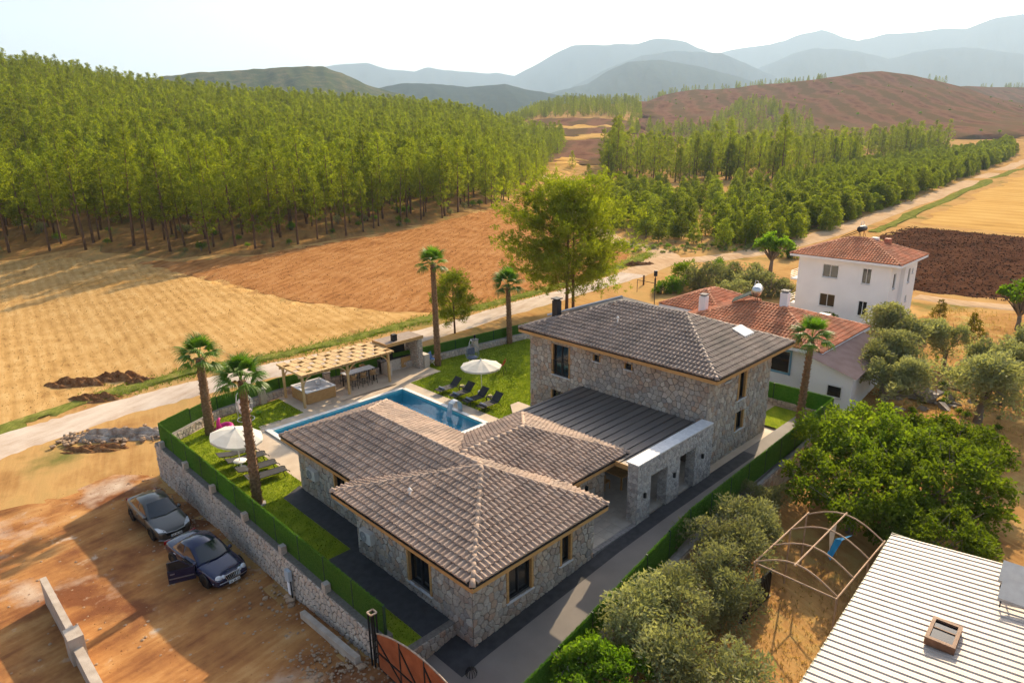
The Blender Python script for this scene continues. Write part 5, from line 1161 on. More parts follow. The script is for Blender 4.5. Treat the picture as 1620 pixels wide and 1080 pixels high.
plant_tree('green_shrub', broad_meshes([((0,0,.8),.75),((.4,.2,1.2),.5),((-.3,.2,1.3),.5)], .4, .05, 1500, .14, 82, m_walnut, m_bark_g), 52.6, 8.0, 'dark green shrub at the wall of the white house', 'shrub', None, 1.0)
SB = [olive(91,1.2,2600,.2), olive(92,1.1,2600,.2,m_mulb), olive(93,1.2,2600,.2,m_walnut)]
for i, (px_, py_, s_, k_, lb) in enumerate(((1112,462,1.5,0,'grey green tree nearest the road bend'),(1090,452,1.2,2,'slim green tree at the road bend'),(1150,455,1.3,0,'olive green bush row, second from the road bend'),(1185,462,1.4,0,'olive green bush behind the red bungalow roof'),(1160,474,1.0,0,'low bush touching the red bungalow roof'),(1215,470,1.2,0,'bush behind the bungalow water heater'),(1135,432,.9,1,'small bright bush beside the road'),(1068,462,.9,1,'bright vine covered fence corner by the road'),(1246,408,1.1,1,'bright green shrub left of the white house balcony'),(1045,466,.7,1,'low green vine by the road fence'),(1240,470,.9,0,'dry bush by the white house steps'))):
    x, y = hit(px_,py_); plant_tree('shrub', SB[k_], x, y, lb, 'shrub', 'bushes behind the bungalow', s_*1.6, z=Tz(x,y)-.9*s_)
# undergrowth at the forest edge and weeds on banks
WD = [olive(95,.6,500,.16,m_mulb), olive(96,.6,500,.16,m_olive)]; pts = []
for _ in range(110):
    a = rng.uniform(_feaz[0],_feaz[-2]); e = np.interp(a,_feaz,_fed)+rng.uniform(2,40); x = CAMP[0]+(_h[0]*math.cos(a)+_r[0]*math.sin(a))*e; y = CAMP[1]+(_h[1]*math.cos(a)+_r[1]*math.sin(a))*e; pts.append((x,y,Tz(x,y),rng.uniform(.7,1.8)))
for _ in range(150):
    x, y = hit(rng.uniform(985,1240), rng.uniform(388,402)-max(0,rng.uniform(-4,4))); pts.append((x,y,Tz(x,y),rng.uniform(.3,.8)))
for _ in range(70): x, y = hit(rng.uniform(1380,1640), rng.uniform(520,700)); pts.append((x,y,Tz(x,y),rng.uniform(.3,.7)))
for _ in range(70):
    px_ = rng.uniform(1040,1640); d = rng.uniform(600,1130); x, y = polar(px_, d); pts.append((x,y,Tz(x,y)+2.2,rng.uniform(1.2,3.2)))
stuff_instances('undergrowth', pts, WD, 'low weeds and bushes along the forest edge and road banks', 'undergrowth')
# dry grass tufts
V = []; F = []; k = 0
def tufts(n_, gen, hh):
    global k
    for _ in range(n_):
        x, y = gen(); z = Tz(x,y)
        for b in range(3): a = random.uniform(0,6.28); h = hh*random.uniform(.5,1.3); c, s_ = math.cos(a)*.03, math.sin(a)*.03; V.extend([(x-c,y-s_,z),(x+c,y+s_,z),(x+random.gauss(0,.1),y+random.gauss(0,.1),z+h)]); F.append((k,k+1,k+2)); k += 3
VG = smooth_line(H([(160,628),(300,590),(420,568),(560,536),(660,510),(760,487),(850,462),(940,437),(1000,414),(1030,402)]),20)
tufts(7000, lambda: tuple(np.array(random.choice(VG))+rng.normal(0,.8,2)), .2)
tag(mesh_obj('verge_grass', V, F, m_blade), 'green verge grass along the gravel road', 'grass', kind='stuff'); V = []; F = []; k = 0
tufts(5000, lambda: (random.uniform(29,70), random.uniform(-18,3)), .3); tufts(2500, lambda: (random.uniform(0,16), random.uniform(-9,-3.6)), .2)
tag(mesh_obj('dry_grass', V, F, mat('dry_grass_blade',(.42,.29,.10),(.5,.38,.15),scale=2,rough=.8,trans=.4,tcol=(1,.9,.5))), 'dry straw grass between the olive trees', 'grass', kind='stuff')
# ---- palms
m_frond = mat('palm_frond', (.08,.17,.022), (.15,.25,.036), scale=2, rough=.45, trans=.4, tcol=(1.1,1.3,.35), rnd=.18)
m_frond_dry = mat('dry_palm_frond', (.26,.22,.07), (.34,.27,.11), scale=2, rough=.7, trans=.3, tcol=(1,.9,.4), rnd=.15)
def frond_mesh(seed, m_, droop):
    r_ = np.random.default_rng(seed); V = []; F = []; Lp = .75
    V += [(-.02,0,0),(.02,0,0),(.015,Lp,0),(-.015,Lp,0)]; F.append((0,1,2,3)); n_ = 21
    for i in range(n_):
        a = rad(-78+156*i/(n_-1)); ln = (.95-.25*abs(i/(n_-1)-.5)*2)*r_.uniform(.9,1.08); k_ = len(V)
        for t_, wd in ((0,.02),(.45,.036),(.8,.022)):
            p = np.array([math.sin(a)*ln*t_, Lp+math.cos(a)*ln*t_, -droop*t_**2.2*ln+.06*math.cos(a*2)]); s_ = np.array([math.cos(a),-math.sin(a),.25*(-1)**i]); V += [tuple(p-s_*wd), tuple(p+s_*wd)]
        V.append((math.sin(a)*ln, Lp+math.cos(a)*ln, -droop*1.25*ln)); F += [(k_,k_+1,k_+3,k_+2),(k_+2,k_+3,k_+5,k_+4),(k_+4,k_+5,k_+6)]
    return mesh_data('frond', V, F, m_)
FM = [frond_mesh(1,m_frond,.25), frond_mesh(2,m_frond,.45), frond_mesh(3,m_frond,.6)]; FD = frond_mesh(4,m_frond_dry,.8)
def palm(label, x, y, h, top=(0,0), n_=22, R=1.0, r0=.27, z0=0):
    s = thing('palm_tree', label, 'palm tree', (x,y,z0)); tk = MB(); rr = lambda z: r0*(1.12-.32*z/h)
    ax = lambda z: (top[0]*(max(z,0)/h)**1.2, top[1]*(max(z,0)/h)**1.2)
    tk.tube([(*ax(z),z) for z in np.linspace(-.1,h,14)], [rr(z)*random.uniform(.97,1.03) for z in np.linspace(0,h,14)], 12); tk.build('trunk', m_palmbark, s, True)
    b = MB(); nb = int(h*26)
    for i in range(nb):       # cut leaf bases up the trunk
        z = h*(i+.5)/nb; a = i*2.399; q = ax(z); r_ = rr(z); o = Vector((math.cos(a),math.sin(a),0)); c = Vector((q[0],q[1],z)); tdir = Vector((-o.y,o.x,0)); l = random.uniform(.10,.19)
        b.add([c+o*r_*.9-tdir*.07, c+o*r_*.9+tdir*.07, c+o*(r_+.065)+tdir*.035+Vector((0,0,l)), c+o*(r_+.065)-tdir*.035+Vector((0,0,l)), c+o*r_*.9+Vector((0,0,l*.7))], [(0,1,2,3),(3,2,4),(1,4,2),(0,3,4)])
    tag(b.build('leaf_bases', m_palmbark, s), kind='stuff')
    for i in range(n_):
        t_ = i/n_; el = rad(86)-t_*rad(104)+random.uniform(-.1,.1); a = i*2.399+random.uniform(-.2,.2); me = FM[0] if t_ < .4 else FM[1] if t_ < .75 else FM[2]
        if t_ > .93: me = FD
        f = link('frond', me, s, (top[0],top[1],h-.05+.12*(1-t_))); f.rotation_euler = Matrix.Rotation(a,3,'Z').to_euler(); sc_ = R*random.uniform(.85,1.08)
        f.matrix_local = Matrix.Translation((top[0],top[1],h-.08+.15*(1-t_))) @ Matrix.Rotation(a,4,'Z') @ Matrix.Rotation(el,4,'X') @ Matrix.Rotation(random.uniform(-.3,.3),4,'Y') @ Matrix.Scale(sc_,4)
    return s
palm('thick palm in the far left corner of the fence', .52, 24.64, 4.7, (.2,.45), R=1.0, r0=.26); palm('palm in front of the tilted white parasol by the fence', -1.15, 14.66, 6.35, (.15,.3), R=.92, r0=.215)
palm('tallest palm beside the outdoor kitchen', 17.99, 24.42, 7.9, (.1,.2), R=.86, r0=.22); palm('palm at the back wall of the pool lawn in front of the big pine', 25.81, 24.46, 5.0, (0,.1), R=1.0, r0=.21); palm('palm behind the upper house next to the white bungalow', 26.57, -.17, 5.35, (.15,-.1), R=.92, r0=.2, z0=.08)
# ================================================================== NEIGHBOUR HOUSES
def simple_house(name, label, boxes, wins, m_w):
    pass
m_wh = mat('house_white', (.82,.83,.86), (.87,.88,.91), scale=.6, rough=.9, bump=.05)
m_plinth = mat('grey_plinth', (.30,.29,.28), (.36,.35,.34), scale=2, rough=.9)
m_wframe = mat('white_window_frame', (.72,.72,.72), rough=.4)
m_blue = mat('blue_paint', (.16,.36,.52), (.20,.40,.55), scale=3, rough=.6)
def tiled_roof(par, R, m, th=.14, body=None, tiles=True):
    o, r0, r1 = roof_body(R, body or m_under, par, 'roof', th)
    if tiles: t_ = []; roof_tiles([R], m, t_, .27, .36); emit_tiles(t_, m, o, 0)
    x0,x1,y0,y1 = R.r; hxy = abs(r0[0]-r1[0]) > abs(r0[1]-r1[1])
    caps(r0, r1, [R], m, o, own=R)
    for c in ((x0,y0),(x1,y0),(x0,y1),(x1,y1)):
        e = min((r0,r1), key=lambda r: (r[0]-c[0])**2+(r[1]-c[1])**2); caps((*c,R.ze), e, [R], m, o, own=R)
    fb = MB()
    for p, q in (((x0,y0),(x1,y0)),((x1,y0),(x1,y1)),((x1,y1),(x0,y1)),((x0,y1),(x0,y0))): fb.beam((*p,R.ze-.12),(*q,R.ze-.12),.05,.22)
    fb.build('eave_board', m_wh, par); MB().box(x0+.05,x1-.05,y0+.05,y1-.05,R.ze-.24,R.ze-.18).build('soffit', m_wh, par)
    return o
wh = thing('white_house', 'two storey white plastered house with red tiled hip roof', 'house')
zb = -1.3; Ox, Oy = 56.3, 13.2
def hwall(par, O, U, N, wd, ht, holes, m=None, **kw):
    panel('wall', O, U, N, wd, ht, holes, m or m_wh, par)
    for h in holes: window(par, O, U, N, h, m_fr=m_wframe, sill=True, depth=.12, **kw)
hwall(wh, (56.3,13.2,zb), UL, NX, 8.7, 6.2, [(2.45,3.95,4.25,5.55),(6.2,7.0,4.1,5.6),(2.45,3.95,1.3,2.6),(6.2,7.0,.9,2.4)])
hwall(wh, (56.3,4.5,zb), UR, NY, 3.0, 6.2, [(1.0,1.7,3.7,5.2),(.9,1.5,.9,2.2)], mull=0)
hwall(wh, (59.3,4.15,zb), UR, NY, 3.6, 6.2, [(1.1,1.7,3.9,5.3),(2.2,2.6,4.7,5.2),(1.2,1.7,2.0,2.6)], mull=0)
MB().add([(59.3,4.5,zb),(59.3,4.15,zb),(59.3,4.15,zb+6.2),(59.3,4.5,zb+6.2)],[(0,1,2,3)]).build('wall', m_wh, wh)
MB().box(56.45,62.85,4.65,13.2,zb,4.85).build('wall', m_wh, wh)
tiled_roof(wh, Roof(55.6,63.6,3.5,13.9,5.05,(.40,.40,.36,.36)), m_tile_red)
MB().box(58.0,60.2,13.2,14.6,1.9,2.05).build('balcony_slab', m_wh, wh)
b = MB()
for z in (2.2,2.4,2.6,2.8): b.beam((57.9,14.6,z),(60.2,14.6,z),.03,.03); b.beam((57.9,13.2,z),(57.9,14.6,z),.03,.03)
b.build('balcony_rail', m_wframe, wh); MB().box(58.0,60.0,13.2,14.4,zb,-.6).build('steps', m_wh, wh)
b = MB(); 
for z in (-.3,-.05,.2): b.beam((57.9,14.5,z),(60.2,14.5,z),.03,.03); b.beam((57.9,13.2,z),(57.9,14.5,z),.03,.03)
b.build('step_rail', m_wframe, wh)
MB().box(59.9,60.5,7.2,7.8,6.2,6.75).build('roof_hatch', m_white, wh); MB().box(60.3,60.9,6.2,6.7,6.2,6.7).build('chimney', mat('red_brick',(.38,.14,.09),(.45,.2,.13),scale=10), wh)
def solar_heater(label, loc, rz, tank_r=.35, panel_m=None, m_t=None):
    s = thing('solar_water_heater', label, 'water heater', loc, rz)
    t_ = MB(); t_.lathe([(0,-.75),(tank_r*.8,-.72),(tank_r,-.62),(tank_r,.62),(tank_r*.8,.72),(0,.75)],18); o = t_.build('tank', m_t or m_chrome, s, True); o.rotation_euler = (math.pi/2,0,0); o.location = (.5,0,1.15)
    V = [(-1.3,-.8,.12),(-1.3,.8,.12),(.35,.8,1.0),(.35,-.8,1.0)]; MB().add(V+[(a,b_,c+.06) for a,b_,c in V], [(3,2,1,0),(4,5,6,7),(0,1,5,4),(1,2,6,5),(2,3,7,6),(3,0,4,7)]).build('collector', panel_m or mat('solar_glass',(.02,.025,.04),rough=.15,spec=.6), s)
    f = MB()
    for y in (-.6,.6): f.beam((.5,y,0),(.5,y,.9),.04,.04); f.beam((-1.25,y,.05),(.5,y,.9),.04,.04); f.beam((.85,y,0),(.5,y,.9),.04,.04)
    f.build('stand', mat('rusty_stand',(.30,.13,.07),rough=.8), s)
    MB().tube([(.5,.3,1.4),(.5,.3,1.8),(.3,.3,1.85),(.2,.3,1.3)],.03,6).build('pipe', m_white, s); return s
solar_heater('solar water heater with dark tank on the red roof of the white house', (60.9,9.6,6.25), rad(-90), .3, None, m_alu)
h1 = thing('bungalow', 'white bungalow with red tiled roof behind the villa', 'house'); zb = -1.3
hwall(h1, (34.3,12.5,zb), UL, NX, 10.3, 3.6, [], None)
hwall(h1, (34.3,2.2,zb), UR, NY, 8.5, 3.6, [], None)
MB().box(34.45,42.4,2.35,12.5,zb,2.2).build('wall', m_wh, h1); MB().box(37.6,43.5,12.5,16.5,zb,2.3).build('wall', m_wh, h1)
fm = MB()
for p, q in (((34.27,5.9,.0),(34.27,5.9,1.9)),((34.27,3.9,.0),(34.27,3.9,1.9))): fm.beam(p, q, .06, .2, up=(1,0,0))
for z in (.1,1.85): fm.beam((34.27,3.85,z),(34.27,5.95,z),.06,.18)
fm.build('window_surround', m_blue, h1); wn = MB().box(34.2,34.26,4.0,5.8,.2,1.75).build('window', m_glass, h1)
f = MB(); 
for y in (4.02,4.9,5.78): f.beam((34.24,y,.2),(34.24,y,1.75),.06,.07,up=(1,0,0))
for z in (.22,1.0,1.73): f.beam((34.24,4.0,z),(34.24,5.8,z),.06,.06)
f.build('frame', m_wframe, wn)
RH = Roof(33.5,42.6,1.5,14.0,2.4,(.36,.36,.33,.33)); RH2 = Roof(37.2,44.2,11.2,17.2,2.6,(.42,.42,.40,.40))
tiled_roof(h1, RH, m_tile_red); tiled_roof(h1, RH2, m_tile_red)
def wchim(x, y, z0, z1): c = MB().box(x-.28,x+.28,y-.28,y+.28,z0,z1).build('chimney', m_wh, h1); MB().box(x-.2,x+.2,y-.2,y+.2,z1+.002,z1+.14).build('flue', m_plinth, c); MB().box(x-.3,x+.3,y-.3,y+.3,z1+.14,z1+.2).build('cap', m_kerb, c)
wchim(38.2,6.5,3.3,5.1); wchim(36.0,12.2,2.6,4.3)
MB().box(40.0,41.0,3.9,4.7,3.0,3.32).build('roof_hatch', m_white, h1)
solar_heater('solar water heater with steel tank on the red bungalow roof', (38.3,9.4,3.75), rad(-70), .4, None, m_chrome)
ax_ = thing('annex', 'white lean-to annex with brown corrugated roof beside the bungalow', 'house'); zb = -1.3
mb = MB(); mb.add([(32.6,2.0,zb),(32.6,-1.0,zb),(32.6,-1.0,1.5),(32.6,2.0,2.35)],[(0,1,2,3)]); mb.add([(32.6,-1.0,zb),(41,-.3,zb),(41,-.3,1.5),(32.6,-1.0,1.5)],[(0,1,2,3)]); mb.add([(41,-.3,zb),(41,2.2,zb),(41,2.2,2.4),(41,-.3,1.5)],[(0,1,2,3)]); mb.build('wall', m_wh, ax_)
w_ = window(ax_, (32.6,.55,-.15), UL, NX, (0,.95,0,.85), m_fr=m_wframe, mull=0, depth=-.02)
m_corr = mat('brown_corrugated', (.30,.19,.155), (.36,.24,.20), scale=1.5, rough=.6)
mb = MB(); n_ = 44; V = []
for i in range(n_*2+1):
    t_ = i/(n_*2); x = 32.2+t_*9.1; zz = .05 if i % 2 else 0
    V += [(x,2.2-.0*t_,2.52+zz),(x,-1.35+.75*t_,1.52+zz)]
mb.add(V, [(2*i,2*i+1,2*i+3,2*i+2) for i in range(n_*2)]); mb.build('roof_sheet', m_corr, ax_)
MB().tube([(32.55,1.95,-1.2),(32.55,1.95,2.2)],.05,8).build('downpipe', m_white, ax_)
# ------------------------------------------------------------------ corrugated roof building, bottom right
br = thing('workshop', 'low building with pale corrugated metal roof in the bottom right corner', 'building', (13.9,-9.1,0), rad(3.8))
m_sheet = mat('pale_corrugated', (.45,.375,.315), (.53,.45,.385), scale=.6, rough=.5, metal=.0, spec=.4, stretch=(.4,2,1))
mb = MB(); V = []; P_ = []; n_ = 52; pitch_ = .30; zl, zh = 2.05, 2.95
prof = [(0,0),(.02,.036),(.075,.036),(.095,0),(.19,.006)]
xs_ = []
for i in range(n_):
    for dx, dz_ in prof: xs_.append((-(i*pitch_+dx), dz_))
for x, z in xs_: V += [(x,0,zl+z),(x,-11,zh+z)]
mb.add(V, [(2*i,2*i+2,2*i+3,2*i+1) for i in range(len(xs_)-1)]); mb.build('roof_sheet', m_sheet, br)
MB().box(-15.4,-.15,-10.8,-.25,-1.5,1.95).build('wall', m_plinth, br)
MB().box(-15.6,.02,-.04,.0,1.93,2.06).build('eave_trim', m_post, br); MB().box(.0,.04,-11,.0,2.0,2.12).build('verge_trim', m_post, br)
skl = MB(); sx, sy, slp = -5.6, -2.75, (zh-zl)/11; z0 = zl+2.75*slp+.05
MB().box(sx-.55,sx+.55,sy-.32,sy+.32,z0+.02,z0+.17).build('skylight', m_glass, br)
for a in ((sx-.62,sx-.5,sy-.4,sy+.4),(sx+.5,sx+.62,sy-.4,sy+.4),(sx-.5,sx+.5,sy-.4,sy-.3),(sx-.5,sx+.5,sy+.3,sy+.4)): skl.box(*a,z0-.02,z0+.24)
skl.box(sx+.1,sx+.14,sy-.3,sy+.3,z0+.17,z0+.2); skl.build('skylight_frame', mat('brown_frame',(.16,.075,.04),(.22,.11,.06),scale=6,rough=.6), br)
for k in range(2):
    sp_o = thing('solar_collector', ('upper' if k == 0 else 'lower')+' grey solar collector on the corrugated roof at the picture edge', 'solar panel', (0,0,0), 0, 'solar collectors on the corrugated roof')
    bx = at(1598,(905 if k == 0 else 932),2.9); sp_o.location = (bx[0]+.9*0, bx[1]-.75, 2.45); sp_o.rotation_euler = (0,0,rad(3.8))
    V = [(-.48,-1.0,.25),(.42,-1.0,.55),(.42,1.0,.55),(-.48,1.0,.25)]; MB().add(V+[(a,b_,c+.08) for a,b_,c in V], [(3,2,1,0),(4,5,6,7),(0,1,5,4),(1,2,6,5),(2,3,7,6),(3,0,4,7)]).build('collector', mat('dusty_glass',(.30,.30,.30),(.36,.36,.36),scale=3,rough=.25,spec=.6), sp_o)
    f = MB(); 
    for y in (-.9,.9): f.beam((-.45,y,.0),(-.45,y,.3),.04,.04); f.beam((.4,y,0),(.4,y,.6),.04,.04)
    f.build('stand', m_alu, sp_o)
# carport frame
cp = thing('carport_frame', 'bare rusty carport frame with curved bars beside the corrugated roof', 'carport', (9.3,-5.8,Tz(9.3,-5.8)))
m_rb = mat('rusty_pipe', (.42,.26,.16), (.50,.34,.22), scale=5, rough=.75); zc = 1.5-Tz(9.3,-5.8)
for k, x in enumerate((0,1.5,3.1,4.7)):
    pts = [(x+.06*j/8, -3.05*j/8, zc+.62*math.sin(math.pi*j/8)) for j in range(9)]; MB().tube(pts,.032,6).build('arch_bar', m_rb, cp)
    for y in (0,-3.05):
        if k in (0,2,3): MB().tube([(x,y,0),(x,y,zc)],.035,6).build('post', m_rb, cp)
for y in (0,-3.05,-1.5): MB().tube([(-.1,y,zc+(.62 if y == -1.5 else 0)),(4.9,y,zc+(.62 if y == -1.5 else 0))],.032,6).build('rail', m_rb, cp)
MB().tube([(0,0,zc-.05),(0,-3.05,zc-.05)],.03,6).build('tie_bar', m_rb, cp)
tpn = thing('tarpaulin', 'scrap of blue and tan tarpaulin hanging from the carport frame', 'tarpaulin', (12.6,-7.4,1.4)); MB().add([(0,.15,.5),(.9,.2,.55),(.3,.05,.1),(-.2,0,-.25)],[(0,1,2,3)]).build('tan_cloth', mat('tan_cloth',(.5,.38,.27),trans=.3), tpn); MB().add([(.3,.0,.15),(.2,-.3,.25),(-.4,-.15,-.45),(-.3,.05,-.3),(.7,-.5,.35)],[(0,1,2,3),(0,4,1)]).build('blue_cloth', mat('blue_tarp',(.02,.20,.42),trans=.3,tcol=(.05,.4,.8)), tpn)
rg = thing('railing', 'black slatted metal railing standing beside the carport frame', 'railing', (8.6,-5.75,Tz(9,-5.75)))
for k in range(16): MB().box(k*.16,k*.16+.09,-.02,.02,.1,1.35).build('slat', m_black, rg)
MB().box(-.05,2.6,-.03,.03,1.352,1.42).box(-.05,2.6,-.03,.03,.03,.098).build('rail', m_black, rg)
# rubble heap
m_rub = mat('concrete_rubble', (.30,.26,.23), (.40,.35,.31), scale=4, rough=.95, bump=.4, rnd=.25)
hp = thing('rubble_heap', 'heap of broken concrete and boards between the olive trees', 'rubble', (38.9,-4.2,Tz(38.9,-4.2)))
for k in range(42):
    r_ = random.uniform(.12,.42); a = random.uniform(0,6.28); q = abs(random.gauss(0,1.1)); mb = MB().box(-r_,r_,-r_*.7,r_*.7,-r_*.4,r_*.4); V = [(x+random.gauss(0,r_*.12),y+random.gauss(0,r_*.12),z+random.gauss(0,r_*.1)) for x,y,z in mb.V]
    o = mesh_obj('chunk', V, mb.F, m_rub, hp, loc=(math.cos(a)*q,math.sin(a)*q,max(.05,.9-q*.5)*random.uniform(.3,1))); o.rotation_euler = (random.uniform(-.6,.6),random.uniform(-.6,.6),a)
MB().beam((.3,-.3,.2),(.5,.1,2.6),.06,.06).build('pole', m_rb, hp); MB().beam((-.5,.5,.6),(.7,.9,1.2),.5,.05).build('board', m_rb, hp)
# stones and rubble along the lot wall, mounds of earth
m_rock = mat('loose_stone', (.36,.23,.14), (.48,.35,.24), scale=4, rough=.9, bump=.5, rnd=.25)
def rock_mesh(seed):
    bm = bmesh.new(); bmesh.ops.create_icosphere(bm, subdivisions=1, radius=1); r_ = random.Random(seed)
    for v in bm.verts: v.co *= r_.uniform(.7,1.2); v.co.z *= .7
    me = bpy.data.meshes.new('stone'); bm.to_mesh(me); bm.free(); me.materials.append(m_rock); return me
RM = [rock_mesh(i) for i in range(5)]
def scatter(name, label, cat, pts, smin, smax):
    mb = MB(); src = [([tuple(v.co) for v in m_.vertices],[tuple(p.vertices) for p in m_.polygons]) for m_ in RM]
    for x, y in pts:
        V, F = random.choice(src); s_ = random.uniform(smin,smax)**1.0; a = random.uniform(0,6.28); c, n_ = math.cos(a), math.sin(a); z = Tz(x,y)+.06+s_*.3
        mb.add([(x+s_*(v[0]*c-v[1]*n_),y+s_*(v[0]*n_+v[1]*c),z+s_*v[2]) for v in V], F)
    return tag(mb.build(name, m_rock), label, cat, kind='stuff')
scatter('gravel', 'loose stones and rubble strewn over the dirt lot and gateway', 'gravel', [(-2.6-abs(random.gauss(0,1.2)), random.uniform(2,24)) for _ in range(420)]+[(random.uniform(-4.6,-2.6), random.uniform(-2,5.5)) for _ in range(420)]+[(random.uniform(-14,-3), random.uniform(0,26)) for _ in range(260)], .015, .09)
for i, (x,y,s_,lb) in enumerate(((-2.75,8.6,.24,'reddish boulder under the meter box on the lot wall'),(-2.9,8.25,.2,'pale boulder in front of the meter box'),(-2.7,8.95,.18,'grey boulder beside the meter box'),(-3.4,9.6,.14,'small boulder on the dirt lot near the black car'),(-3.0,2.7,.2,'boulder at the foot of the gate post'),(-3.3,3.0,.14,'reddish brick lump at the foot of the gate post'))):
    tag(link('boulder', RM[i % 5], None, (x,y,Tz(x,y)+s_*.4)), lb, 'boulder', 'boulders along the lot wall').scale = (s_,s_,s_)
def tetra_scatter(name, label, pts, smin, smax, m):
    n_ = len(pts); P = np.array([(x,y,0) for x,y in pts]); P[:,2] = T(P[:,0],P[:,1])+.09; S = rng.uniform(smin,smax,n_)**1.0; B = rng.normal(size=(n_,5,3)); B /= np.linalg.norm(B,axis=2,keepdims=True); V = (P[:,None,:]+B*S[:,None,None]*np.array([1,1,.7])).reshape(-1,3)
    F = [(5*i+a,5*i+b,5*i+c) for i in range(n_) for a,b,c in ((0,1,2),(0,2,3),(0,3,1),(1,3,4),(1,4,2),(2,4,3))]
    return tag(mesh_obj(name, V, F, m), label, 'clods', kind='stuff')
def in_px(n_, poly):
    W_ = H(poly); xs_ = [p[0] for p in W_]; ys_ = [p[1] for p in W_]; out = []
    while len(out) < n_:
        x, y = random.uniform(min(xs_),max(xs_)), random.uniform(min(ys_),max(ys_))
        if inpoly(x,y,W_): out.append((x,y))
    return out
m_clod = mat('red_clod', (.24,.105,.04), (.38,.18,.07), scale=.4, rough=.95); m_clod2 = mat('brown_clod', (.04,.018,.011), (.09,.041,.024), scale=.5, rough=.95); m_straw = mat('straw_clod', (.40,.24,.075), (.58,.38,.14), scale=.5, rough=.95)
tetra_scatter('clods', 'red clods on the ploughed field before the forest', in_px(14000, [(690,497),(470,479),(280,433),(420,402),(650,362),(800,329),(860,330),(960,395),(900,448)]), .03, .09, m_clod)
tetra_scatter('clods', 'dark clods on the ploughed field right of the white house', in_px(6000, [(1386,374),(1440,358),(1620,376),(1760,388),(1760,500),(1520,470),(1440,462)]), .06, .2, m_clod2)
tetra_scatter('clods', 'straw and soil lumps on the stubble field', in_px(12000, [(0,688),(200,616),(420,567),(660,512),(600,492),(380,455),(190,414),(0,412)]), .02, .07, m_straw)
tetra_scatter('clods', 'small clods and stones on the dirt lot', [(random.uniform(-18,-2.6),random.uniform(0,27)) for _ in range(5000)], .008, .045, m_clod)
m_rut = mat('packed_rut', (.20,.09,.038), (.34,.17,.07), scale=1.5, rough=.95)
for L_ in () and ([(-6.3,27),(-6.6,20),(-7.6,12),(-8.2,4),(-8,-4)],[(-4.9,26.5),(-5.1,20),(-6.1,12),(-6.7,4),(-6.5,-4)],[(-16,27.5),(-13,22),(-9.5,16),(-7.5,9),(-6.8,0)],[(-14.6,28),(-11.5,22.3),(-8.0,16.3),(-6.0,9.3),(-5.3,0)]): ribbon('tyre_track', L_, .24, m_rut, .036, 2, .05)
mbx = thing('meter_box', 'pale electricity meter box on a post against the lot wall', 'meter box', (-2.62,8.75,Tz(-2.7,8.75))); MB().box(-.1,.06,-.18,.18,.95,1.45).build('box', mat('blue_grey_box',(.42,.47,.52)), mbx); MB().box(-.06,-.02,-.22,-.18,0,1.0).build('post', m_black, mbx); MB().box(-.06,.04,-.1,.1,.3,.95).build('duct', m_wh, mbx)
m_conc = mat('raw_concrete', (.40,.33,.27), (.50,.43,.36), scale=2.5, rough=.9, bump=.3)
ck = thing('concrete_kerb', 'low raw concrete kerb at the foot of the stone wall by the gate', 'kerb'); mb = MB(); mb.beam((-2.95,7.1,Tz(-3,7.1)+.12),(-3.0,2.9,Tz(-3,2.9)+.12),.22,.5); mb.build('kerb', m_conc, ck)
cw = thing('concrete_wall', 'low raw concrete wall with a pier in the bottom left corner', 'wall'); mb = MB(); mb.box(-10.06,-9.82,11.8,16.3,-2.3,-.45); mb.build('wall', m_conc, cw); MB().box(-10.1,-9.78,4.0,11.0,-2.3,-.8).build('wall', m_conc, cw); MB().box(-10.2,-9.68,11.0,11.8,-2.3,-.35).build('pier', m_conc, cw)
def mound(name, label, cx, cy, rx, ry, h, m, rot=0, seed=1, cat='mound'):
    r_ = np.random.default_rng(seed); n_ = 44; V = []; g_ = np.linspace(-1.15,1.15,n_); ph = r_.uniform(0,6,12); c, s_ = math.cos(rot), math.sin(rot); nz_ = r_.normal(0,1,(n_,n_))
    for i in range(n_):
        for j in range(n_):
            u_, v_ = g_[i], g_[j]; d = math.hypot(u_,v_); e = max(0,1-d**2)
            lum = .55+.3*math.sin(u_*5+ph[0])*math.cos(v_*6+ph[1])+.22*math.sin(u_*11+ph[2]+v_*7)+.16*math.sin(v_*17+ph[3])*math.sin(u_*15+ph[4])+.07*nz_[i,j]
            x = cx+(u_*rx)*c-(v_*ry)*s_; y = cy+(u_*rx)*s_+(v_*ry)*c; V.append((x,y,Tz(x,y)-.06+h*e**.7*max(.05,lum)))
    return tag(mesh_obj(name, V, [(i*n_+j,(i+1)*n_+j,(i+1)*n_+j+1,i*n_+j+1) for i in range(n_-1) for j in range(n_-1)], m), label, cat)
m_mound = bands_mat('turned_earth', [(.07,.03,.015),(.17,.078,.035),(.26,.13,.058),(.32,.18,.09)], .5, .2, .1, nscale=1.2, fine=6, bump=1)
m_bank = bands_mat('grey_rubble_bank', [(.13,.08,.05),(.27,.20,.15),(.42,.35,.29),(.52,.46,.40)], .4, .2, .1, nscale=1.0, fine=5, bump=1)
for i, (px_, py_, rx, ry, h, lb) in enumerate(((128,608,3.0,1.2,.7,'dark heap of turned earth in the stubble field, on the left'),(185,602,2.2,1.0,.8,'dark heap of turned earth in the stubble field, in the middle'),(222,606,1.4,.8,.5,'dark heap of turned earth nearest the far palm'),(150,632,2.2,.9,.6,'dark heap of turned earth beside the gravel road'),(1010,420,2.5,1.0,.7,'heap of earth inside the road bend'))):
    x, y = hit(px_,py_); mound('earth_heap', lb, x, y, rx, ry, h, m_mound, -HEAD*0+rad(-40), i+3)
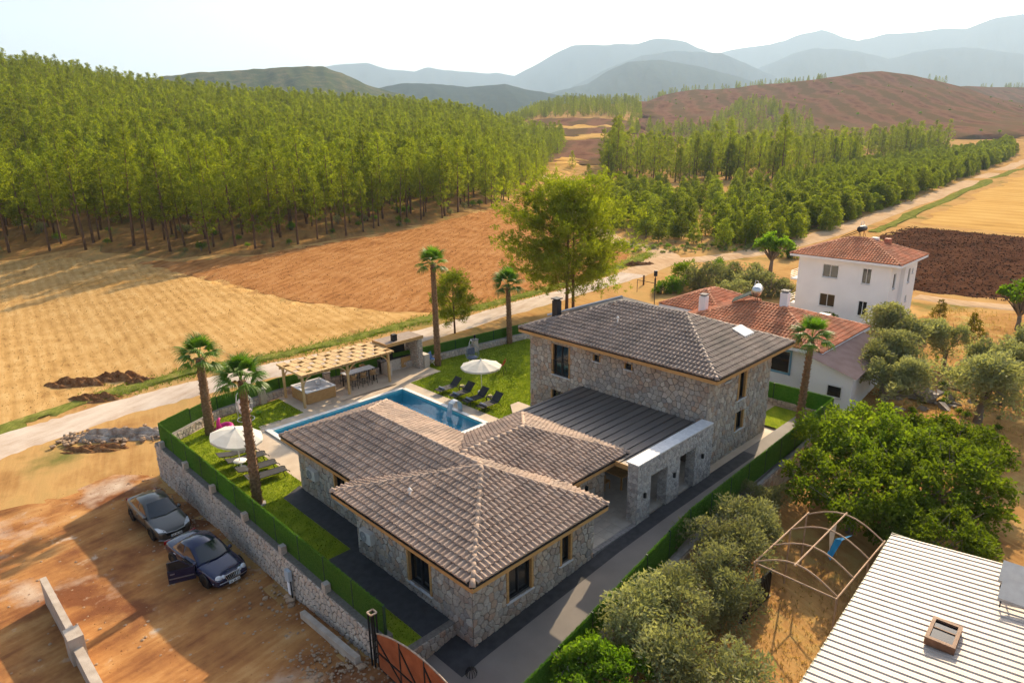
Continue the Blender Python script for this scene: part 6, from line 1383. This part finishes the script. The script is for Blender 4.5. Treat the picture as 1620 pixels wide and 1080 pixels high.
x, y = hit(205,692); mound('rubble_bank', 'grey rubble bank between the gravel road and the dirt lot', x, y, 4.2, .9, .75, m_bank, rad(-38), 21, 'bank'); scatter('rubble', 'broken stones lying on the rubble bank by the road', 'rubble', [(x+math.cos(rad(-38))*u_-math.sin(rad(-38))*v_, y+math.sin(rad(-38))*u_+math.cos(rad(-38))*v_) for u_, v_ in [(random.uniform(-4.2,4.2),random.gauss(0,.5)) for _ in range(420)]], .06, .22)
x, y = hit(150,712); mound('rubble_bank', 'low brown bank at the end of the rubble along the road', x, y, 2.4, .7, .35, m_mound, rad(-38), 22, 'bank')
for i, px_ in enumerate(((1040,372),(1075,378),(1110,384),(1150,392))):
    x, y = hit(*px_); tag(MB().box(-.05,.05,-.05,.05,0,1.3).build('fence_post', m_bark, None, loc=(x,y,Tz(x,y))), 'weathered timber fence post by the road bend, %s' % ('farthest left','second from the left','third from the left','farthest right')[i], 'post', 'posts by the road bend')
for i, px_ in enumerate(((1018,452),(1036,456),(1042,464))):
    x, y = hit(*px_); tag(MB().box(-.08,.08,-.08,.08,0,1.2).build('fence_post', m_bark, None, loc=(x,y,Tz(x,y))), 'short post behind the villa roof ridge, %s' % ('left one','middle one','right one')[i], 'post', 'posts behind the villa roof')
# ================================================================== CARS
m_tyre = mat('tyre_rubber', (.018,.018,.018), rough=.85); m_rim = mat('alloy_rim', (.45,.45,.46), rough=.3, metal=.9); m_carglass = mat('car_glass', (.012,.018,.024), rough=.04, spec=.8)
m_lens = mat('headlight_lens', (.55,.57,.6), (.7,.72,.75), scale=9, rough=.1, spec=.8); m_plate = mat('number_plate', (.72,.72,.70), rough=.5); m_trim = mat('black_trim', (.012,.012,.013), rough=.4)
m_interior = mat('car_interior', (.03,.028,.027), rough=.9); m_seat = mat('grey_seat', (.10,.095,.09), rough=.9)
def car(label, loc, rz, paint, kind):
    s = thing('car', label, 'car', loc, rz)      # local: front towards -Y, left side +X
    Ln = 4.55; W2 = .885; sedan = kind == 'modern'
    st_ = [(-2.27,.30,.55,.58),(-2.22,.24,.66,.72),(-2.05,.20,.74,.80),(-1.7,.19,.82,.855),(-1.2,.19,.895,.88),(-.85,.19,.945,.885),(-.3,.19,.955,.885),(.5,.19,.965,.885),(1.1,.19,.985,.88),(1.55,.20,1.0,.865),(1.95,.22,.985,.84),(2.18,.28,.93,.78),(2.27,.36,.80,.66)]
    if kind == 'classic': st_ = [(y,zb_,zt-.02 if y < -1 else zt-.03,w_*.985) for y,zb_,zt,w_ in st_]; 
    prof = [(0,0,0),(.82,0,.0),(.96,.0,.10),(1.0,.0,.45),(.985,.0,.80),(.90,.0,.955),(.60,.0,1.0),(.0,.0,1.015)]
    V = []; F = []; n_ = len(prof)
    for y, zb_, zt, w_ in st_:
        for sx in (1,):
            for a, _, b in prof: V.append((a*w_,y,zb_+(zt-zb_)*b))
    full = []
    m_ = len(st_)
    for i in range(m_):
        row = V[i*n_:(i+1)*n_]; full += [(-x,y,z) for x,y,z in row[::-1]]+row[1:-0 or None][0:]
    per = 2*n_-1
    full = []
    for i in range(m_):
        row = V[i*n_:(i+1)*n_]; full += [(-x,y,z) for x,y,z in row[1:][::-1]]+row   # from top centre (left) .. bottom .. top (right)
    F = [(i*per+j,i*per+j+1,(i+1)*per+j+1,(i+1)*per+j)[::-1] for i in range(m_-1) for j in range(per-1)]
    F += [tuple(range(per)), tuple((m_-1)*per+j for j in range(per))[::-1]]
    bd = mesh_obj('body', full, F, paint, s, True); md = bd.modifiers.new('sub','SUBSURF'); md.levels = 1; md.render_levels = 2
    # greenhouse
    gy = ((-.92,.93),(-.12,1.40),(1.0,1.405),(1.78,1.0)) if sedan else ((-.88,.92),(-.10,1.38),(.85,1.385),(1.48,.97))
    wb, wt = .765, .56
    ring_b = [(-wb,gy[0][0]),(wb,gy[0][0]),(wb+.02,.4),(wb*.98,gy[3][0]),(-wb*.98,gy[3][0]),(-wb-.02,.4)]
    zbase = .90
    Vg = [(x,y,zbase) for x,y in ring_b]+[(-wt,gy[1][0],gy[1][1]),(wt,gy[1][0],gy[1][1]),(wt+.03,.4,1.44),(wt*.97,gy[2][0],gy[2][1]),(-wt*.97,gy[2][0],gy[2][1]),(-wt-.03,.4,1.44)]+[(0,gy[1][0]-.05,gy[1][1]+.035),(0,.4,1.475),(0,gy[2][0]+.04,gy[2][1]+.03),(0,gy[0][0]-.16,zbase),(0,gy[3][0]+.1,zbase)]
    Fg = [(0,15,12,6),(15,1,7,12),(1,2,8,7),(2,3,9,8),(3,16,14,9),(16,4,10,14),(4,5,11,10),(5,0,6,11),(6,12,13,11),(12,7,8,13),(11,13,14,10),(13,8,9,14)]
    cb = mesh_obj('cabin', Vg, Fg, paint, s, True)
    def pane(name, idx, inset, m=m_carglass, off=.012, par=s, cut=None):
        P = [Vector(Vg[i]) for i in idx]; c = sum(P,Vector())/len(P); nrm = (P[1]-P[0]).cross(P[2]-P[0]).normalized()
        if nrm.dot(c-Vector((0,.4,1.1))) < 0: nrm = -nrm
        Q = [c+(p-c)*inset+nrm*off for p in P]
        if cut: Q = [Vector((q.x, min(max(q.y,cut[0]),cut[1]), q.z)) for q in Q]
        mesh_obj(name, [tuple(q) for q in Q], [tuple(range(len(Q)))], m, par)
    mesh_obj('windscreen', [tuple(Vector(Vg[a])*(1)+Vector(d)) for a, d in ((0,(.09,.02,.035)),(15,(0,.0,.045)),(1,(-.09,.02,.035)),(7,(-.06,-.05,-.028)),(12,(0,-.05,-.03)),(6,(.06,-.05,-.028)))], [(0,1,4,5),(1,2,3,4)], m_carglass, s, True)
    ws = s.children[-1]; ws.location = (0,-.012,.016)
    rw_ = mesh_obj('rear_window', [tuple(Vector(Vg[a])+Vector(d)) for a, d in ((4,(.09,0,.06)),(16,(0,0,.06)),(3,(-.09,0,.06)),(9,(-.05,.04,-.03)),(14,(0,.04,-.03)),(10,(.05,.04,-.03)))], [(0,5,4,1),(1,4,3,2)], m_carglass, s, True); rw_.location = (0,.012,.014)
    for sx in (-1,1):
        lo_ = lambda y: Vector((sx*(wb+.018-.0*y),y,zbase+.075)); 
        def sidep(y, f): # point on the side surface at height fraction f
            b = Vector((sx*(wb+.02-.02*abs(y-.4)/1.3),y,zbase)); tt = Vector((sx*(wt+.03-.03*abs(y-.4)/.6),y,1.43)); p = b+(tt-b)*f; p.x += sx*.016; return tuple(p)
        y0 = gy[0][0]+.38; 
        mesh_obj('side_window', [sidep(y0-.12,.18),sidep(.36,.18),sidep(.36,.84),sidep(gy[1][0]+.18,.84)], [(0,1,2,3)], m_carglass, s)
        mesh_obj('side_window', [sidep(.44,.18),sidep(gy[3][0]-.42,.20),sidep(gy[2][0]-.02,.82),sidep(.44,.84)], [(0,1,2,3)], m_carglass, s)
        for y in (-1.38,1.32):
            w_ = MB(); w_.lathe([(.0,.0),(.0,.0)],3); wo = MB(); wo.lathe([(.20,-.1),(.30,-.1),(.325,-.06),(.325,.06),(.30,.1),(.22,.1),(.20,.06)],22); o = wo.build('wheel', m_tyre, s, True, (sx*(W2-.105),y,.325)); o.rotation_euler = (0,math.pi/2,0)
            rm = MB(); rm.lathe([(.215,.085),(.195,.06),(.06,.075),(.0,.08)],22); ro = rm.build('rim', m_rim, o, True); rm2 = MB()
            if sx < 0: ro.rotation_euler = (math.pi,0,0)
            sp2 = MB()
            for k in range(5): a = 2*math.pi*k/5+.3; sp2.beam((math.cos(a)*.09,math.sin(a)*.09,.082*sx),(math.cos(a)*.18,math.sin(a)*.18,.075*sx),.045,.012)
            sp2.build('spoke_gap', m_trim, o)
            ar = MB(); pts = [(sx*(W2-.012),y+math.cos(a)*.375,.325+math.sin(a)*.375) for a in np.linspace(-.35,math.pi+.35,15)]; ar.tube(pts,.028,5); ar.build('wheel_arch', m_trim, s)
            MB().lathe([(0,0),(.36,0)],20).build('wheel_well', m_trim, s, loc=(sx*(W2-.008),y,.34)).rotation_euler = (0,sx*math.pi/2,0)
        h_ = MB(); 
        if kind == 'classic':   # double oval lamps
            for k, (dx,rr) in enumerate(((.60,.12),(.40,.09))):
                hl = MB(); hl.lathe([(0,.05),(rr*.6,.04),(rr,.0),(rr,-.05)],16); o = hl.build('headlight', m_lens, s, True, (sx*dx,-2.14+k*-.04+.02,.665-.015*k)); o.rotation_euler = (rad(62),0,sx*rad(28)); o.scale = (1.15,1,1)
        else:
            h_.add([(sx*.40,-2.235,.60),(sx*.74,-2.10,.66),(sx*.79,-1.78,.80),(sx*.68,-1.86,.80),(sx*.46,-2.15,.70)],[(0,1,2,3,4) if sx > 0 else (4,3,2,1,0)]); o = h_.build('headlight', m_lens, s); o.location = (sx*.012,-.022,.022)
        tlm = MB(); tlm.box(-.16,.16,-.03,.03,-.09,.09); o = tlm.build('tail_light', mat('red_lens',(.3,.01,.01),rough=.2), s, loc=(sx*.60,2.20,.78)); o.rotation_euler = (0,0,sx*.3)
        mir = MB(); mir.lathe([(0,-.09),(.07,-.07),(.09,0),(.07,.07),(0,.09)],10); o = mir.build('mirror', paint, s, True, (sx*(W2-.045),-.70,.96)); o.rotation_euler = (0,math.pi/2,0)
        for y in (.26,1.0): MB().box(sx*(W2+.002)-.012,sx*(W2+.002)+.012,y-.09,y+.09,.80,.825).build('door_handle', m_rim if kind == 'classic' else paint, s)
        sm = MB()
        for y in (-.72,.40,1.22): sm.beam((sx*(W2+.001),y,.30),(sx*(W2-.01),y+(.0 if y < 1 else .12),.90),.012,.012)
        sm.build('door_seam', m_trim, s)
        MB().beam((sx*(W2+.004),-1.0,.47),(sx*(W2+.004),1.0,.47),.015,.035).build('side_trim', m_trim, s)
    if kind == 'classic':
        MB().add([(-.30,-2.275,.50),(.30,-2.275,.50),(.36,-2.20,.70),(-.36,-2.20,.70)],[(0,1,2,3)]).build('grille', m_trim, s).location = (0,-.02,.0)
        g_ = MB()
        for k in range(9): g_.beam((-.29+.0725*k,-2.30,.505),(-.345+.08625*k,-2.225,.70),.022,.02)
        for z, y, w_ in ((.50,-2.30,.31),(.70,-2.222,.37)): g_.beam((-w_,y,z),(w_,y,z),.03,.03)
        g_.build('grille_bars', m_rim, s); MB().beam((-.80,-2.14,.47),(.80,-2.14,.47),.0,.0).build('bumper_core', m_trim, s)
        b_ = MB(); b_.tube([(-.80,-1.95,.43),(-.62,-2.24,.43),(0,-2.31,.43),(.62,-2.24,.43),(.80,-1.95,.43)],.018,6); b_.build('bumper_trim', m_rim, s)
    else:
        g_ = MB(); g_.add([(-.42,-2.285,.42),(.42,-2.285,.42),(.48,-2.26,.56),(-.48,-2.26,.56)],[(0,1,2,3)]); g_.build('grille', m_trim, s).location = (0,-.02,0)
        b_ = MB(); b_.tube([(-.46,-2.25,.60),(0,-2.315,.575),(.46,-2.25,.60)],.020,6); b_.build('grille_bar', m_rim, s)
        b_ = MB(); b_.tube([(-.78,-2.05,.235),(-.55,-2.27,.225),(.55,-2.27,.225),(.78,-2.05,.235)],.02,6); b_.build('bumper_trim', m_rim, s)
    pl = MB().box(-.26,.26,-.012,.012,-.056,.056).build('number_plate', m_plate, s, loc=(0,-2.325,.36 if kind == 'classic' else .40)); pl.rotation_euler = (rad(-8),0,0)
    ch = MB()
    for k in range(8):
        if k in (2,5): continue
        x = -.19+.054*k; ch.box(x,x+.03,-.016,-.0125,-.032,.032)
    ch.build('plate_marks', m_trim, pl); MB().box(-.258,-.225,-.015,-.0122,-.05,.05).build('plate_band', m_blue, pl)
    wp = MB(); wp.tube([(-.5,-1.02,.935),(.05,-.96,.985)],.012,5); wp.tube([(.1,-1.02,.935),(.6,-.93,.975)],.012,5); wp.build('wiper', m_trim, s)
    if kind == 'classic':
        # open front right door (hinged at the front, swings to -X)
        MB().add([(-W2-.006,-.70,.30),(-W2-.006,.38,.30),(-W2-.004,.38,.92),(-W2-.004,-.70,.90)],[(3,2,1,0)]).build('door_opening', m_interior, s)
        MB().box(-.72,-.28,-.35,.25,.35,.60).build('seat', m_seat, s)
        dr = MB(); dr.box(-.05,0,0,1.08,-.0,.62); d_ = dr.build('door', paint, s, False, (-W2+.0,-.72,.30)); d_.rotation_euler = (0,0,rad(-62+0))
        d_.rotation_euler = (0,0,rad(62))
        f_ = MB(); f_.beam((-.025,.10,.62),(-.025,.55,1.06),.03,.03); f_.beam((-.025,.55,1.06),(-.025,1.04,1.04),.03,.03); f_.beam((-.025,1.05,.62),(-.025,1.04,1.04),.03,.03); f_.build('window_frame', paint, d_)
        MB().add([(-.02,.14,.62),(-.02,1.03,.62),(-.02,1.02,1.02),(-.02,.56,1.04)],[(0,1,2,3)]).build('pane', m_carglass, d_)
        MB().box(-.066,-.051,.05,1.04,.22,.26).build('trim_strip', m_rim, d_); MB().box(.0005,.03,.08,1.0,.05,.5).build('inner_panel', mat('door_card',(.16,.14,.12),rough=.8), d_); MB().box(-.075,-.052,.8,.98,.45,.49).build('door_handle', m_rim, d_)
    return s
p_grey = mat('grey_car_paint', (.085,.082,.078), rough=.28, metal=.55, coat=.8); p_blue = mat('navy_car_paint', (.010,.014,.055), rough=.25, metal=.3, coat=1.0)
car('dark grey sedan parked behind the navy car on the dirt lot', (-4.35,19.60,Tz(-4.4,19.6)+.085), rad(2), p_grey, 'modern')
car('navy blue sedan with its front door open on the dirt lot', (-4.2,13.75,Tz(-4.2,13.7)+.085), rad(8), p_blue, 'classic')
# ================================================================== AIR
hz = MB().box(-16000,16000,-16000,16000,-60,2000).build('haze', [])
mh = bpy.data.materials.new('haze_air'); mh.use_nodes = True; t = mh.node_tree
for nd in list(t.nodes):
    if nd.type == 'BSDF_PRINCIPLED': t.nodes.remove(nd)
pv = t.nodes.new('ShaderNodeVolumePrincipled'); pv.inputs['Color'].default_value = (.55,.76,1,1); pv.inputs['Density'].default_value = 1.05e-4; pv.inputs['Anisotropy'].default_value = .18
t.links.new(pv.outputs[0], t.nodes['Material Output'].inputs['Volume']); hz.data.materials.append(mh); tag(hz, kind='stuff')
hz['label'] = 'pale blue summer haze over the far mountains'; hz['category'] = 'haze'
